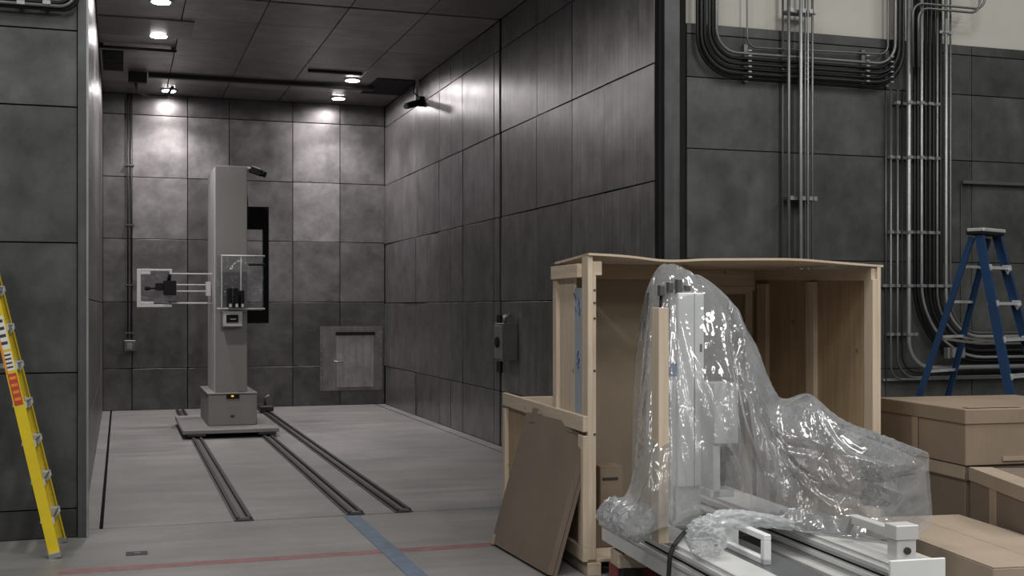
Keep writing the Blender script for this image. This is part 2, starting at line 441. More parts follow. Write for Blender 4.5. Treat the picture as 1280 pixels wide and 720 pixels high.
# door frame posts either side
xl1 = at_y(110, 400, YF).x
tf = B(xe, xl1, YF - 0.03, YF + 0.14, 0.0, 6.4, .004).build('trim_1', 'frame_steel', color=0.85); struct(tf, 'slim steel door jamb left of the chamber opening')
B(xl1 - 0.012, xl1 + 0.004, YF - 0.036, YF + 0.14, 0, 6.4).build('edge_strip', 'galv', tf)
xr0 = XR + 0.05; xr1 = at_y(857, 300, YF).x
tr_ = B(xr0, xr1 - 0.06, YF + 0.0, YF + 0.28, 0, 6.4, .004).build('trim_2', 'frame_steel', color=0.8); struct(tr_, 'steel door jamb right of the chamber opening')
B(XR + 0.012, xr0, YF + 0.04, YF + 0.28, 0, 6.4).build('black_seal', 'black', tr_)
B(xr1 - 0.06, xr1 + 0.012, YF + 0.02, YF + 0.28, 0, 6.4).build('black_seal', 'black', tr_)
hd = B(xe, xr1, YF + 0.0, YF + 0.28, CEIL + 0.02, 6.4).build('trim_3', 'frame_steel', color=0.8); struct(hd, 'steel header over the chamber opening')

# front wall right of the opening
xw0 = xr1 + 0.012; XW1 = 13.0
wfr = B(xw0, XW1, YF + 0.02, YF + 0.3, 0, 4.66).build('wall_front_right', 'backing'); struct(wfr, 'grey steel clad hall wall right of the opening carrying conduits')
vx = [xw0] + [at_y(p, 300, YF).x for p in (979, 1107, 1215)] + [9.45, 10.4, 11.4, 12.4, XW1]
FROW = [0.0, 0.18, 1.265, 2.37, 3.445, 4.14, 4.56, 4.66]
for i in range(len(vx) - 1):
    for j in range(7):
        t = {6: .85, 5: 0.85, 0: .8}.get(j, 1.0) * shade(.9, 1.1)
        panel(wfr, vx[i] + .004, vx[i + 1] - .004, YF, YF + 0.02, FROW[j] + .004, FROW[j + 1] - (.004 if j < 6 else 0), 'hall_steel', t)
wup = B(xr1 - 0.02, XW1, YF + 0.06, YF + 0.3, 4.66, 9.0).build('wall_upper', 'beige_wall'); struct(wup, 'beige plastered wall above the grey cladding')
wup2 = B(-4.2, xr1 - 0.02, YF + 0.06, YF + 0.3, 6.4, 9.0).build('wall_upper_left', 'beige_wall'); struct(wup2, 'beige plastered wall high above the chamber opening')
# raised sill rail on the right-hand wall
lg = at_y(1201, 228, YF); lg2 = at_y(1285, 231, YF)
t4 = MB().bar((lg.x, YF - 0.025, lg.z), (lg.x + 1.6, YF - 0.025, lg.z), 0.05, 0.035, c=.004).build('trim_4', 'mid_conduit'); struct(t4, 'thin horizontal steel rail on the wall right of the pipes')
B(lg.x - 0.008, lg.x + 0.008, YF - 0.012, YF, 1.3, lg.z).build('edge_strip', 'hall_steel', t4, color=1.1)

# floor marks
tp = B(-0.42, 3.0, 9.08, 9.22, 0, 0.002).build('floor_tape', 'red_tape'); tag(tp, 'faded red tape line across the concrete floor', 'tape')
tp = B(1.93, 2.07, 4.0, YJ - 0.02, 0.0021, 0.004).build('floor_tape', 'blue_tape'); tag(tp, 'worn blue tape line running on from the middle rail', 'tape')
c0 = at_z(171, 692, 0)
fp = thing('floor_plate', 'small dark metal plate let into the floor by the opening', 'plate', (c0.x, c0.y, 0))
B(-.08, .08, -.07, .07, 0, .004).build('plate', 'rail_dark', fp); B(-.02, .03, -.03, .03, .004, .007).build('latch', 'mid_conduit', fp)

# ================================================================== CHAMBER FITTINGS
for k, (x, y) in enumerate(LAMPS):
    lab = ['lit round downlight nearest the opening at the top edge', 'lit round downlight in the dark ceiling strip on the left',
           'lit round downlight at the back left of the chamber ceiling', 'lit downlight on the right, nearer of the two',
           'lit downlight on the right close to the back wall'][k]
    t = thing('downlight', lab, 'downlight', (x, y, CEIL), 0, 'chamber ceiling downlights')
    seg = 20
    ring = MB()
    vs = []; fs = []
    for q in range(seg):
        a = 2 * math.pi * q / seg
        for r, z in ((.15, 0), (.15, -.02), (.118, -.03), (.11, -.005)): vs.append((r * math.cos(a), r * math.sin(a), z))
    for q in range(seg):
        for e in range(3):
            fs.append([q * 4 + e, q * 4 + e + 1, ((q + 1) % seg) * 4 + e + 1, ((q + 1) % seg) * 4 + e])
    ring.add(vs, fs, True).build('rim', 'steel', t)
    lens = MB().add([(.115 * math.cos(2 * math.pi * q / seg), .115 * math.sin(2 * math.pi * q / seg), -.034) for q in range(seg)], [list(range(seg))])
    lens.build('lens', 'lamp', t)
    l = bpy.data.lights.new('downlight_beam', 'SPOT'); l.energy = 360; l.spot_size = math.radians(112); l.spot_blend = 0.6
    l.shadow_soft_size = 0.09; l.color = (1.0, 0.945, 0.94)
    lo = bpy.data.objects.new('downlight_beam', l); COL.objects.link(lo); lo.parent = t; lo.location = (0, 0, -0.05)
    l2 = bpy.data.lights.new('downlight_spill', 'SPOT'); l2.energy = 30; l2.spot_size = math.radians(176); l2.spot_blend = 0.12
    l2.shadow_soft_size = 0.09; l2.color = (1.0, 0.945, 0.94)
    lo = bpy.data.objects.new('downlight_spill', l2); COL.objects.link(lo); lo.parent = t; lo.location = (0, 0, -0.06)

# ceiling: access hatch, tracks, vent, black openings
h0, h1 = at_z(119, 20, CEIL), at_z(238, 48, CEIL)
hp = B(XL + .02, h1.x, h1.y, h0.y - .1, CEIL - .018, CEIL, .003).build('ceiling_hatch', 'ceiling_steel', color=.5, center=True)
tag(hp, 'darker rectangular plate fixed to the chamber ceiling on the left', 'panel')
a, b = at_z(122, 56, CEIL - .03), at_z(221, 61, CEIL - .03)
sp = thing('ceiling_rod', 'thin dark rod under the ceiling beside the dark plate', 'rod', (a.x, a.y, CEIL))
MB().tube([(0, 0, -.05), (b.x - a.x, 0, -.05)], .022).build('rod', 'rail_dark', sp)
for q in (.05, b.x - a.x - .05): B(q - .03, q + .03, -.03, .03, -.05, 0).build('bracket', 'rail_dark', sp)
a, b = at_z(125, 62, CEIL), at_z(151, 88, CEIL)
vt = thing('ceiling_vent', 'square black vent opening in the left of the ceiling', 'vent', (XL + .04, b.y, CEIL))
B(0, b.x - XL, 0, a.y - b.y if a.y > b.y else b.y - a.y, -.012, 0).build('opening', 'black', vt)
vt.location.y = min(a.y, b.y)
for q in range(3): B(.02, b.x - XL - .02, .25 + q * .35, .27 + q * .35, -.02, -.012).build('slat', 'rail_dark', vt)
a, b = at_z(185, 94, CEIL), at_z(462, 112, CEIL)
tk = thing('ceiling_track', 'long dark metal track across the ceiling near the back wall', 'track', (a.x, 21.0, CEIL))
B(0, b.x - a.x, -.06, .06, -.07, 0, .005).build('channel', 'rail_dark', tk)
B(-.32, -.02, -.1, .1, -.18, 0, .01).build('end_box', 'rail_dark', tk)
MB().tube([(-.2, 0, -.17), (-.18, .05, -.3), (0, .2, -.35), (.3, .3, -.34), (.42, .6, -.1)], .025).build('cable', 'mid_conduit', tk)
a = at_z(385, 87, CEIL)
t2 = B(a.x, a.x + .9, a.y - .04, a.y + .04, CEIL - .04, CEIL, .004).build('ceiling_bar', 'rail_dark', center=True); tag(t2, 'short dark bar fixed to the ceiling before the right downlights', 'bar')
# corner camera box on the right
a = at_z(488, 110, CEIL)
cv = thing('ceiling_recess', 'black cable opening in the ceiling corner over the right wall', 'opening', (XR - .75, 20.2, CEIL))
B(0, .74, 0, 1.5, -.012, 0).build('opening', 'black', cv)
B(.66, .72, -.05, 0, -.35, 0).build('bracket', 'pale_plastic', cv)
wc = thing('wall_camera', 'small black surveillance camera high on the right wall', 'camera', (XR - .06, 19.9, 5.38))
B(-.03, .06, -.05, .05, -.05, .12, .01).build('mount', 'black', wc)
MB().bar((-.02, 0, .02), (-.30, -.25, -.10), .1, .1, c=.012).build('body', 'black', wc)
MB().tube([(-.29, -.243, -.096), (-.33, -.27, -.115)], .042, 12).build('lens', 'steel', wc)
MB().tube([(0, .04, .1), (-.08, .15, .2), (-.05, .2, .42)], .012).build('cable', 'black', wc)

# conduit drop and switch box on the back wall
p0 = at_y(162, 432, YB); 
cd = thing('wall_conduit', 'thin vertical conduit ending in a switch box on back wall', 'conduit', (p0.x, YB, p0.z))
for dx in (-.03, .03): MB().tube([(dx, -.035, .14), (dx, -.035, CEIL - p0.z)], .014).build('pipe', 'rail_dark', cd)
B(-.1, .1, -.09, 0, -.1, .1, .008).build('switch_box', 'mid_conduit', cd)
B(-.045, .045, -.1, -.09, -.06, .06).build('cover', 'galv', cd)
for z in (.22, 1.1, 2.2, 3.3): B(-.08, .08, -.06, 0, z, z + .03).build('clamp', 'mid_conduit', cd)

# small access door on the back wall
f0, f1 = at_y(400, 408, YB), at_y(478, 487, YB)
ad = thing('access_door', 'small steel access door low in the right of the back wall', 'door', (f0.x, YB, f1.z))
W_, H_ = f1.x - f0.x, f0.z - f1.z
d0, d1 = at_y(420, 419, YB), at_y(467, 483, YB)
ax0, ax1, az0, az1 = d0.x - f0.x, d1.x - f0.x, d1.z - f1.z, d0.z - f1.z
B(0, W_, -.012, 0, 0, H_).build('surround', 'chamber_steel', ad, color=1.15)
B(ax0, ax1, -.05, -.012, az0, az1, .004).build('door_leaf', 'chamber_steel', ad, color=1.9)
B(ax0 - .01, ax1 + .02, -.06, -.012, az1, az1 + .06).build('hood', 'black', ad)
MB().tube([(ax0 - .05, -.05, (az0 + az1) / 2), (ax0 - .05, -.09, (az0 + az1) / 2), (ax0 + .12, -.09, (az0 + az1) / 2 - .02)], .018).build('handle', 'steel', ad)
for q in range(7):
    for xx in (.03, W_ - .03): B(xx - .012, xx + .012, -.018, -.012, .08 + q * .17, .105 + q * .17).build('screw', 'steel', ad)

# switch box on the ring joint of the right wall
bp_ = at_x(632, 428, XR - .1)
eb = thing('electrical_box', 'grey electrical switch box on the right wall by the joint', 'box', (XR, bp_.y, 1.19))
B(-.20, 0, -.22, .18, 0, .5, .01).build('enclosure', 'mid_conduit', eb)
B(-.215, -.2, -.19, .15, .03, .47, .004).build('cover', 'galv', eb)
MB().tube([(-.215, -.02, .25), (-.24, -.02, .25)], .07, 12).build('rotary_switch', 'black', eb)
MB().tube([(-.10, .05, .5), (-.10, .05, .58), (-.02, .05, .62)], .03).build('gland', 'galv', eb)
for z in (.04, .46): B(-.23, -.21, -.225, -.19, z - .015, z + .015).build('latch', 'steel', eb)
B(-.03, 0, .45, .62, -.18, .6).build('seal_plate', 'black', eb)

# floor rails
RX = [1.05, 2.05, 2.50]
for k, x in enumerate(RX):
    lab = ['left floor rail of the three running into the chamber', 'middle floor rail ending at the blue tape line',
           'right floor rail of the three in the chamber floor'][k]
    r = thing('floor_rail', lab, 'rail', (x, YJ, 0), 0, 'chamber floor rails')
    L = YB - YJ - .35
    B(-.085, .085, .0, L, 0, .012).build('base_plate', 'rail_groove', r)
    for s in (-1, 1):
        MB().prism([(s * .05 - .022, .012), (s * .05 + .022, .012), (s * .05 + .016, .035), (s * .05 - .016, .035)], 0, L, 'y').build('track', 'rail_dark', r)
    B(-.05, .05, -.01, .03, 0.012, .03).build('end_stop', 'mid_conduit', r)
bk = at_z(333, 503, .1)
rb = thing('rail_buffer', 'small dark buffer on the right rail near the back wall', 'buffer', (2.5, 21.9, .035))
B(-.12, .12, -.2, .2, 0, .09, .01).build('block', 'rail_dark', rb); MB().tube([(0, .1, .09), (0, .1, .22), (.08, .1, .26)], .03).build('bolt', 'mid_conduit', rb)

# ================================================================== POSITIONER TOWER
tw = thing('positioner_tower', 'tall grey antenna positioner column on a wheeled base on rails', 'positioner', (1.60, 18.27, 0))
T0 = Vector((1.60, 18.27, 0))
def tl(px, py, dy=0.0):      # pixel -> tower-local x, z on the plane dy behind the tower front
    p = at_y(px, py, T0.y + dy); return p.x - T0.x, p.z
B(-.75, .62, -.55, 1.9, .075, .135, .008).build('base_plate', 'tower_paint', tw)
for x in (-.55, .45):
    for y in (-.35, 1.6): B(x - .13, x + .13, y - .2, y + .2, .035, .075, .01).build('wheel_block', 'rail_dark', tw)
B(-.36, .36, 0, 1.70, .135, .60, .012).build('base_cabinet', 'tower_paint', tw)
B(-.37, .37, -.01, 1.71, .60, .622, .006).build('cabinet_lid', 'tower_paint', tw)
x0, z0 = tl(283, 493); x1, z1 = tl(299, 498)
pn = B(x0, x1, -.02, .0, z1, z0).build('display', 'black', tw); xm, zm = tl(290.5, 495)
B(xm - .018, xm + .018, -.024, -.02, zm - .012, zm + .012).build('indicator', 'led', pn)
xm, zm = tl(290.5, 520); B(xm - .03, xm + .03, -.012, 0, zm - .015, zm + .015, .003).build('badge', 'rail_dark', tw)
cxL, _ = tl(269.5, 300, .13); cxR, _ = tl(309, 300, .13)
_, ctop = tl(290, 207.5, .13)
B(cxL, cxR, .13, 1.66, .62, ctop, .006).build('column', 'tower_paint', tw)
B(cxL - .012, cxL, .18, 1.6, .63, ctop - .02).build('side_cover', 'pale_plastic', tw)
# clear carriage guard in front of the column
gx0, gz1 = tl(271, 319.5, -.05); gx1, gz0 = tl(331, 386, -.05)
g = B(gx0, gx1 - .02, -.055, -.047, gz0, gz1).build('clear_guard', 'acrylic', tw)
for (a_, b_) in (((gx0 + .06, gz1), (gx1, gz1)), ((gx0, gz0), (gx1, gz0))):
    MB().tube([(a_[0], -.06, a_[1]), (b_[0], -.06, b_[1])], .013).build('guard_rod', 'pale_plastic', tw)
for px in (277, 301): xx, _ = tl(px, 350, -.05); B(xx - .008, xx + .008, -.075, -.047, gz0, gz1 - .01).build('guard_edge', 'pale_plastic', tw)
xx, zz = tl(331, 331, -.05); MB().tube([(cxR, -.06, zz), (xx, -.06, zz)], .016).build('guard_rod', 'black', tw)
for (pa, pb, qa, qb) in ((285, 290, 360, 384), (293, 298, 360, 384), (300.5, 305, 363, 384)):
    xa, za = tl(pa, qa, -.1); xb, zb = tl(pb, qb, -.1)
    mo = B(xa, xb, -.16, .13, zb, za, .008).build('drive_block', 'black', tw)
    B(xa + .01, xb - .01, -.17, -.16, zb, zb + .05).build('fitting', 'pale_plastic', mo)
xa, za = tl(279, 389, -.02); xb, zb = tl(303, 408, -.02)
br = B(xa, xb, -.03, .13, zb, za, .006).build('bracket_plate', 'pale_plastic', tw)
xa, za = tl(283, 393.5, -.04); xb, zb = tl(298, 403, -.04); B(xa, xb, -.045, -.03, zb, za).build('read_out', 'black', br)
xa, za = tl(288, 399, -.05); B(xa, xa + .08, -.05, -.045, za - .006, za + .01).build('digit_glow', 'pale_plastic', br)
# black c-shaped arm behind the right side
dy = 1.2
ax0_, az1_ = tl(306, 258, dy); ax1_, _ = tl(336, 300, dy); _, azA = tl(320, 286.5, dy); _, azB = tl(320, 388, dy); _, azC = tl(320, 404, dy); axm, _ = tl(329, 300, dy)
arm = MB().box(ax0_, ax1_, dy, dy + .12, azA, az1_).box(axm, ax1_, dy, dy + .12, azB, azA).box(ax0_, ax1_, dy, dy + .12, azC, azB)
arm.build('rear_arm', 'black', tw)
# camera on top
xa, za = tl(305, 207, .5)
cm = B(xa, xa + .1, .4, .55, ctop, ctop + .03).build('camera_foot', 'pale_plastic', tw)
MB().bar((xa + .08, .45, ctop + .0), (xa + .26, .40, ctop - .07), .09, .1, c=.01).build('camera_body', 'black', cm)
MB().bar((xa + .12, .44, ctop + .04), (xa + .24, .41, ctop - .005), .07, .02).build('camera_hood', 'pale_plastic', cm)
MB().tube([(xa + .24, .41, ctop - .06), (xa + .32, .39, ctop - .09)], .045, 10).build('camera_lens', 'black', cm)
MB().tube([(cxR + .03, .5, ctop - .05), (cxR + .02, .5, ctop - .25), (cxR + .05, .5, ctop - .6), (cxR + .03, .8, ctop - 1.3)], .008).build('camera_cable', 'black', tw)
# antenna fixture held out to the left
dy = .75
def fx(px, py): return tl(px, py, dy)
def hb(parent, name, pa, qa, pb, qb, th, mat, y0=dy - .03, y1=dy + .03):
    (xa, za), (xb, zb) = fx(pa, qa), fx(pb, qb)
    return MB().box(xa, xb, y0, y1, zb, za, .004).build(name, mat, parent)
for (py, e) in ((342.3, 1.1), (378.8, 1.1), (356, .9), (364, .9)):
    hb(tw, 'support_rod', 213 if e > 1 else 219, py - e, 269 if e > 1 else 259, py + e, 0, 'pale_plastic', dy - .015, dy + .015)
hb(tw, 'hub_block', 257, 352.5, 263, 370, 0, 'pale_plastic', dy - .1, dy + .1)
fr_ = hb(tw, 'fixture_frame', 171, 336, 176, 384, 0, 'pale_plastic')
hb(fr_, 'frame_top', 176, 336, 215, 339, 0, 'pale_plastic'); hb(fr_, 'frame_bottom', 176, 380.5, 215, 384, 0, 'pale_plastic')
hb(fr_, 'frame_corner', 176, 338.8, 188, 343, 0, 'pale_plastic'); hb(fr_, 'frame_corner', 176, 377, 192, 380.6, 0, 'pale_plastic')
hb(fr_, 'frame_side', 211.5, 339, 215, 343, 0, 'pale_plastic'); hb(fr_, 'frame_side', 211, 368, 215, 381, 0, 'acrylic')
hb(fr_, 'clear_sheet', 176, 339, 212, 381, 0, 'acrylic', dy + .12, dy + .126)
an = hb(tw, 'antenna_head', 204.5, 351, 220, 369, 0, 'black', dy - .14, dy + .1)
hb(an, 'antenna_horn', 194.5, 354, 204.5, 363, 0, 'black', dy - .08, dy + .05)
(xa, za), (xb, zb) = fx(181, 360.5), fx(196, 360.5)
MB().tube([(xa, dy - .02, za), (xa + .07, dy - .02, za), (xa + .075, dy - .02, za), (xb, dy - .02, zb)], [.03, .03, .012, .012], 8).build('probe_tip', 'black', an)
(xa, za), (xb, zb) = fx(213, 338), fx(211, 352)
MB().tube([(xa, dy, za), (xb, dy, zb)], [.018, .03], 8).build('mast', 'black', an)

# ================================================================== CRATE
O = Vector((3.14, 7.86, 0)); CROT = math.radians(-4.24)
CU = Vector((math.sin(-CROT), math.cos(CROT), 0)); CV = Vector((math.cos(CROT), math.sin(CROT), 0))
def toloc(p):
    d = p - O; return Vector((d.dot(CV), d.dot(CU), p.z))
def on_lx(px, py, lx):          # pixel meets crate-local plane x = lx
    d = pdir(px, py); a = (CAMP - O).dot(CV); b = d.dot(CV); return toloc(CAMP + d * ((lx - a) / b))
def on_ly(px, py, ly):
    d = pdir(px, py); a = (CAMP - O).dot(CU); b = d.dot(CU); return toloc(CAMP + d * ((ly - a) / b))
def on_lz(px, py, z): return toloc(at_z(px, py, z))
CW = on_ly(1095, 400, 0).x            # inner width of the crate
CD = on_lx(946, 400, CW).y            # depth along the right wall
CH = on_lx(633, 497, 0).y             # length of the low left wall
ylr = on_lx(694, 400, 0).y            # rear edge of tall left wall
x857 = on_ly(857, 400, ylr).x
cr = thing('wooden_crate', 'big open plywood and pine shipping crate with sagging roof', 'crate', O, CROT)
def cb(name, mat, x0, x1, y0, y1, z0, z1, parent=None, c=.003):
    return B(x0, x1, y0, y1, z0, z1, c).build(name, mat, parent or cr)
# runners and deck
for x in (0.0, CW / 2 - .05, CW - .1): cb('runner', 'pine_y', x, x + .1, .0, CH, 0, .09)
for k in range(12):
    y = .02 + k * (CH - .04) / 12; cb('deck_board', 'pine_x', .0, CW, y, y + (CH - .04) / 12 - .012, .09, .112)
# front left post, two planks and a block
cb('post', 'pine_z', .0, .038, .0, .14, .112, 2.275)
cb('post_block', 'pine_x', .038, .105, .0, .05, 2.125, 2.225)
po = cb('post_batten', 'pine_z', .038, .062, .0, .045, .112, 2.125)
for z in (2.02, 1.93, 1.82, 1.45, 1.0): MB().tube([(.05, -.003, z), (.05, .002, z)], .009, 8).build('nail_head', 'ink_dark', po)
# low left wall
cb('low_side_panel', 'ply_z', .002, .016, .14, CH, .1, 1.0)
cb('side_rail', 'pine_y', -.036, .002, .0, CH, on_lx(739, 544, -.036).z, on_lx(739, 523.6, -.036).z)
cb('side_rail', 'pine_y', -.036, .002, .0, CH, .1, .2)
cb('side_cleat', 'pine_z', -.036, .002, CH - .09, CH, .2, .99)
cb('side_cleat', 'pine_z', -.036, .002, .0, .12, .2, .99)
cb('side_cleat', 'pine_z', .016, .054, CH - .09, CH, .1, 1.07)
# low rear wall
cb('low_rear_panel', 'ply_x', .016, CW, CH - .016, CH, .1, 1.0)
cb('rear_rail', 'pine_x', .0, CW, CH - .054, CH - .016, .99, 1.09)
# tall left wall
zt = on_lx(732, 329, .0).z; zb_ = on_lx(732, 346.5, .0).z
cb('top_rail', 'pine_y', -.036, .002, .14, ylr, zb_, zt)
cb('rear_post', 'pine_z', -.02, .018, ylr - .10, ylr, 1.10, zb_)
y718, y700 = on_lx(717.5, 400, .0).y, on_lx(701, 400, .0).y
cb('tall_side_panel', 'pine_z', .006, .02, y718, ylr - .10, 1.05, zt - .03)
fo = cb('foam_strip', 'foam', .004, .026, .14, y718 - .004, 1.05, on_lx(724, 360, 0).z)
yf_ = (.14 + y718) / 2
for (z, h, n) in ((1.90, .10, 5), (1.51, .08, 4)):
    mk = MB()
    for q in range(n):
        dy_ = random.uniform(-.05, .06); mk.bar((.0, yf_ + dy_, z - h * .6 + q * h / n * 1.5), (.0, yf_ + dy_ + random.uniform(-.02, .05), z - h * .6 + q * h / n * 1.5 + random.uniform(.02, .06)), .008, .006, up=(1, 0, 0))
    mk.build('marker_scribble', 'ink_blue', fo)
# left rear board behind the machine, inside
cb('inner_board', 'hardboard', .03, x857, ylr - .01, ylr + .006, .112, 2.12)
cb('inner_rail', 'ply_x', .03, x857, ylr - .05, ylr - .011, 2.12, 2.228)
cb('return_board', 'ply_z', x857, x857 + .016, ylr + .006, CD, .112, 2.23)
cb('return_stud', 'pine_z', x857 - .06, x857, ylr + .006, ylr + .044, .112, 2.12)
# rear right wall
cb('rear_panel', 'ply_z', x857 + .016, CW, CD, CD + .016, .112, 2.232)
cb('rear_header', 'pine_x', x857 + .016, CW - .03, CD - .04, CD - .001, 2.05, 2.230)
p = on_ly(893, 362, CD - .05)
cb('rear_batten', 'pine_x', x857 + .03, on_ly(938, 362, CD).x, CD - .05, CD - .001, on_ly(900, 368, CD).z, on_ly(900, 358, CD).z)
cb('rear_stud', 'pine_z', on_ly(929, 400, CD).x, on_ly(938, 400, CD).x, CD - .05, CD - .001, .112, on_ly(900, 368, CD).z)
cb('rear_inset', 'hardboard', on_ly(893, 400, CD).x, on_ly(928, 400, CD).x, CD - .012, CD - .001, .112, on_ly(900, 369, CD).z)
# right wall with studs inside
cb('right_panel', 'ply_z', CW, CW + .014, .0, CD + .016, .1, 2.2)
rail = MB().prism([(.0, 2.10), (CD, 2.15), (CD, 2.235), (.0, 2.195)], CW - .04, CW, 'x').build('right_top_rail', 'pine_y', cr)
for (pa, pb) in ((1080, 1091), (1007, 1017), (946, 957)):
    ya_, yb_ = on_lx(pa, 400, CW - .04).y, on_lx(pb, 400, CW - .04).y
    cb('right_stud', 'pine_z', CW - .04, CW, min(ya_, yb_), max(ya_, yb_), .112, 2.11)
cb('right_edge', 'pine_z', CW, CW + .03, -.02, .0, .1, 2.2)
# sagging roof sheets (thin plywood with a wave)
def roof_z(x):
    xs = [-.03, .3, .62, .80, 1.6, CW + .06]; zs = [2.284, 2.27, 2.232, 2.252, 2.262, 2.215]
    return float(np.interp(x, xs, zs))
def roof(name, x0, x1, y0, y1, rear):
    nx, ny = 40, 6; vs = []; fs = []
    for k in range(2):
        for i in range(nx + 1):
            x = x0 + (x1 - x0) * i / nx
            zc = sum(roof_z(x + q) for q in (-.12, -.06, 0, .06, .12)) / 5
            for j in range(ny + 1):
                y = y0 + (y1 - y0) * j / ny; wv = max(0, 1 - (y / .8))
                z = zc * wv + 2.25 * (1 - wv)
                vs.append((x, y, z - .016 * k))
    n1 = (nx + 1) * (ny + 1)
    def id(k, i, j): return k * n1 + i * (ny + 1) + j
    for i in range(nx):
        for j in range(ny):
            fs.append([id(0, i, j), id(0, i + 1, j), id(0, i + 1, j + 1), id(0, i, j + 1)])
            fs.append([id(1, i, j), id(1, i, j + 1), id(1, i + 1, j + 1), id(1, i + 1, j)])
        for j in (0, ny): fs.append([id(0, i, j), id(1, i, j), id(1, i + 1, j), id(0, i + 1, j)])
    for j in range(ny):
        for i in (0, nx): fs.append([id(0, i, j), id(0, i, j + 1), id(1, i, j + 1), id(1, i, j)])
    return MB().add(vs, fs).build(name, 'pine_x', cr)
roof('roof_sheet', .0, CW + .05, -.02, ylr + .02, 0)
roof('roof_sheet', x857 - .02, CW + .05, ylr + .022, CD + .03, 1)

# flattened carton leaning on the low side of the crate
b0 = at_z(614, 681, 0); b1 = at_z(684, 722, 0)
sx = (b0 - b1); Lb = sx.length; sx.normalize()
lean = thing('leaning_carton', 'flat brown carton leaning against the left side of the crate', 'carton', (b1.x, b1.y, 0), math.atan2(sx.y, sx.x) - math.pi / 2)
ang = math.atan2(.30, 1.02)
def lp(y, h, t): return (math.sin(ang) * h + math.cos(ang) * t, y, math.cos(ang) * h - math.sin(ang) * t + .022)
Hc = 1.075
def slab(y0, y1, h0, h1, t0, t1):
    vs = [lp(y, h, t) for y in (y0, y1) for h in (h0, h1) for t in (t0, t1)]
    return MB().add(vs, [[0, 1, 3, 2], [4, 6, 7, 5], [0, 4, 5, 1], [2, 3, 7, 6], [0, 2, 6, 4], [1, 5, 7, 3]])
slab(0, Lb, 0, Hc, 0, .045).build('front_sheet', 'card_dark', lean)
slab(-.004, Lb, .0, Hc - .01, .049, .075).build('rear_sheet', 'card_dark', lean)
for yy in (.20, Lb - .24):
    slab(yy, yy + .12, Hc - .07, Hc + .045, -.004, .0).build('carton_tab', 'card_dark', lean)
slab(Lb - .06, Lb + .01, -.01, .07, -.006, .046).build('corner_protector', 'card_light', lean)

# ================================================================== CONDUITS
def bend(pts, r, n=8):
    """polyline with rounded corners"""
    pts = [Vector(p) for p in pts]; out = [pts[0]]
    for i in range(1, len(pts) - 1):
        a = (pts[i - 1] - pts[i]); b = (pts[i + 1] - pts[i]); la, lb = a.length, b.length; a.normalize(); b.normalize()
        half = a.angle(b) / 2
        t = min(r / math.tan(half), la * .95, lb * .95); rr = t * math.tan(half)
        c = pts[i] + (a + b).normalized() * (rr / math.sin(half))
        s0 = pts[i] + a * t; s1 = pts[i] + b * t
        v0 = s0 - c; v1 = s1 - c; tot = v0.angle(v1)
        for k in range(n + 1):
            f = k / n
            out.append(c + (v0 * math.sin((1 - f) * tot) + v1 * math.sin(f * tot)) / math.sin(tot))
    out.append(pts[-1]); return out
def wp(px, py, off): p = at_y(px, py, YF - off); return Vector((p.x, YF - off, p.z))
ZT = 6.6
def pipe(pix, off, r, mat, rad, label, group, top0=False, top1=False, end1=None):
    """pipe: pixel corner points on the wall; top0/top1 carry an end straight up out of view"""
    pts = [wp(a, b, off) for a, b in pix]
    if top0: pts[0].z = ZT
    if top1: pts[-1].z = ZT
    if end1 is not None: pts[-1].x = end1
    o = MB().tube(bend(pts, rad), r, 10).build('conduit_pipe', mat)
    return tag(o, label, 'pipe', group)
GA = 'curved pipes dropping beside the jamb'
for k, (vx_, hy, mt, rr) in enumerate([(872, 97.5, 'dark_conduit', .021), (876.5, 92.5, 'dark_conduit', .021), (881, 87, 'dark_conduit', .021),
                                   (886.5, 80.5, 'dark_conduit', .023), (891, 74, 'dark_conduit', .02), (895.5, 67.5, 'mid_conduit', .017)]):
    # nested runs, alternate pipes standing further off the wall
    of_ = .07 if k % 2 == 0 else .104
    z = wp(940, hy, of_).z; xv = wp(vx_, 20, of_).x; xu = wp(1129, 60, .07).x - k * .024
    pts = [Vector((xv, YF - of_, ZT)), Vector((xv, YF - of_, z)), Vector((xu, YF - of_, z)), Vector((xu, YF - of_, ZT))]
    o = MB().tube(bend(pts, .38 - .032 * k), min(rr, .018), 10).build('conduit_pipe', mt)
    tag(o, '%s of the six pipes swept right above the crate, counted from the bottom' % ORD[k], 'pipe', GA)
o = pipe([(934, 0), (934, 59), (1110, 68), (1110, 0)], .056, .009, 'mid_conduit', .10, 'thinnest pipe running along the top of the swept bundle', None, True, True)
# strut clamps across the swept bundle
for k, px in enumerate((934, 1003, 1081, 1111)):
    z0 = wp(px, 97 + (px - 934) * .035, .07).z; z1 = wp(px, 60 + (px - 934) * .045, .07).z; xx = wp(px, 80, .07).x
    t = thing('strut_clamp', '%s strut clamp from the jamb across the swept pipes' % ORD[k], 'clamp', (xx, YF, z0 - .04), 0, 'clamps on the swept pipes')
    B(-.02, .02, -.045, 0, 0, z1 - z0 + .08).build('channel', 'mid_conduit', t)
    for q in range(6):
        zz = .03 + q * (z1 - z0) / 5.6; B(-.018, .018, -.130, -.123, zz, zz + .014).build('strap', 'galv', t)
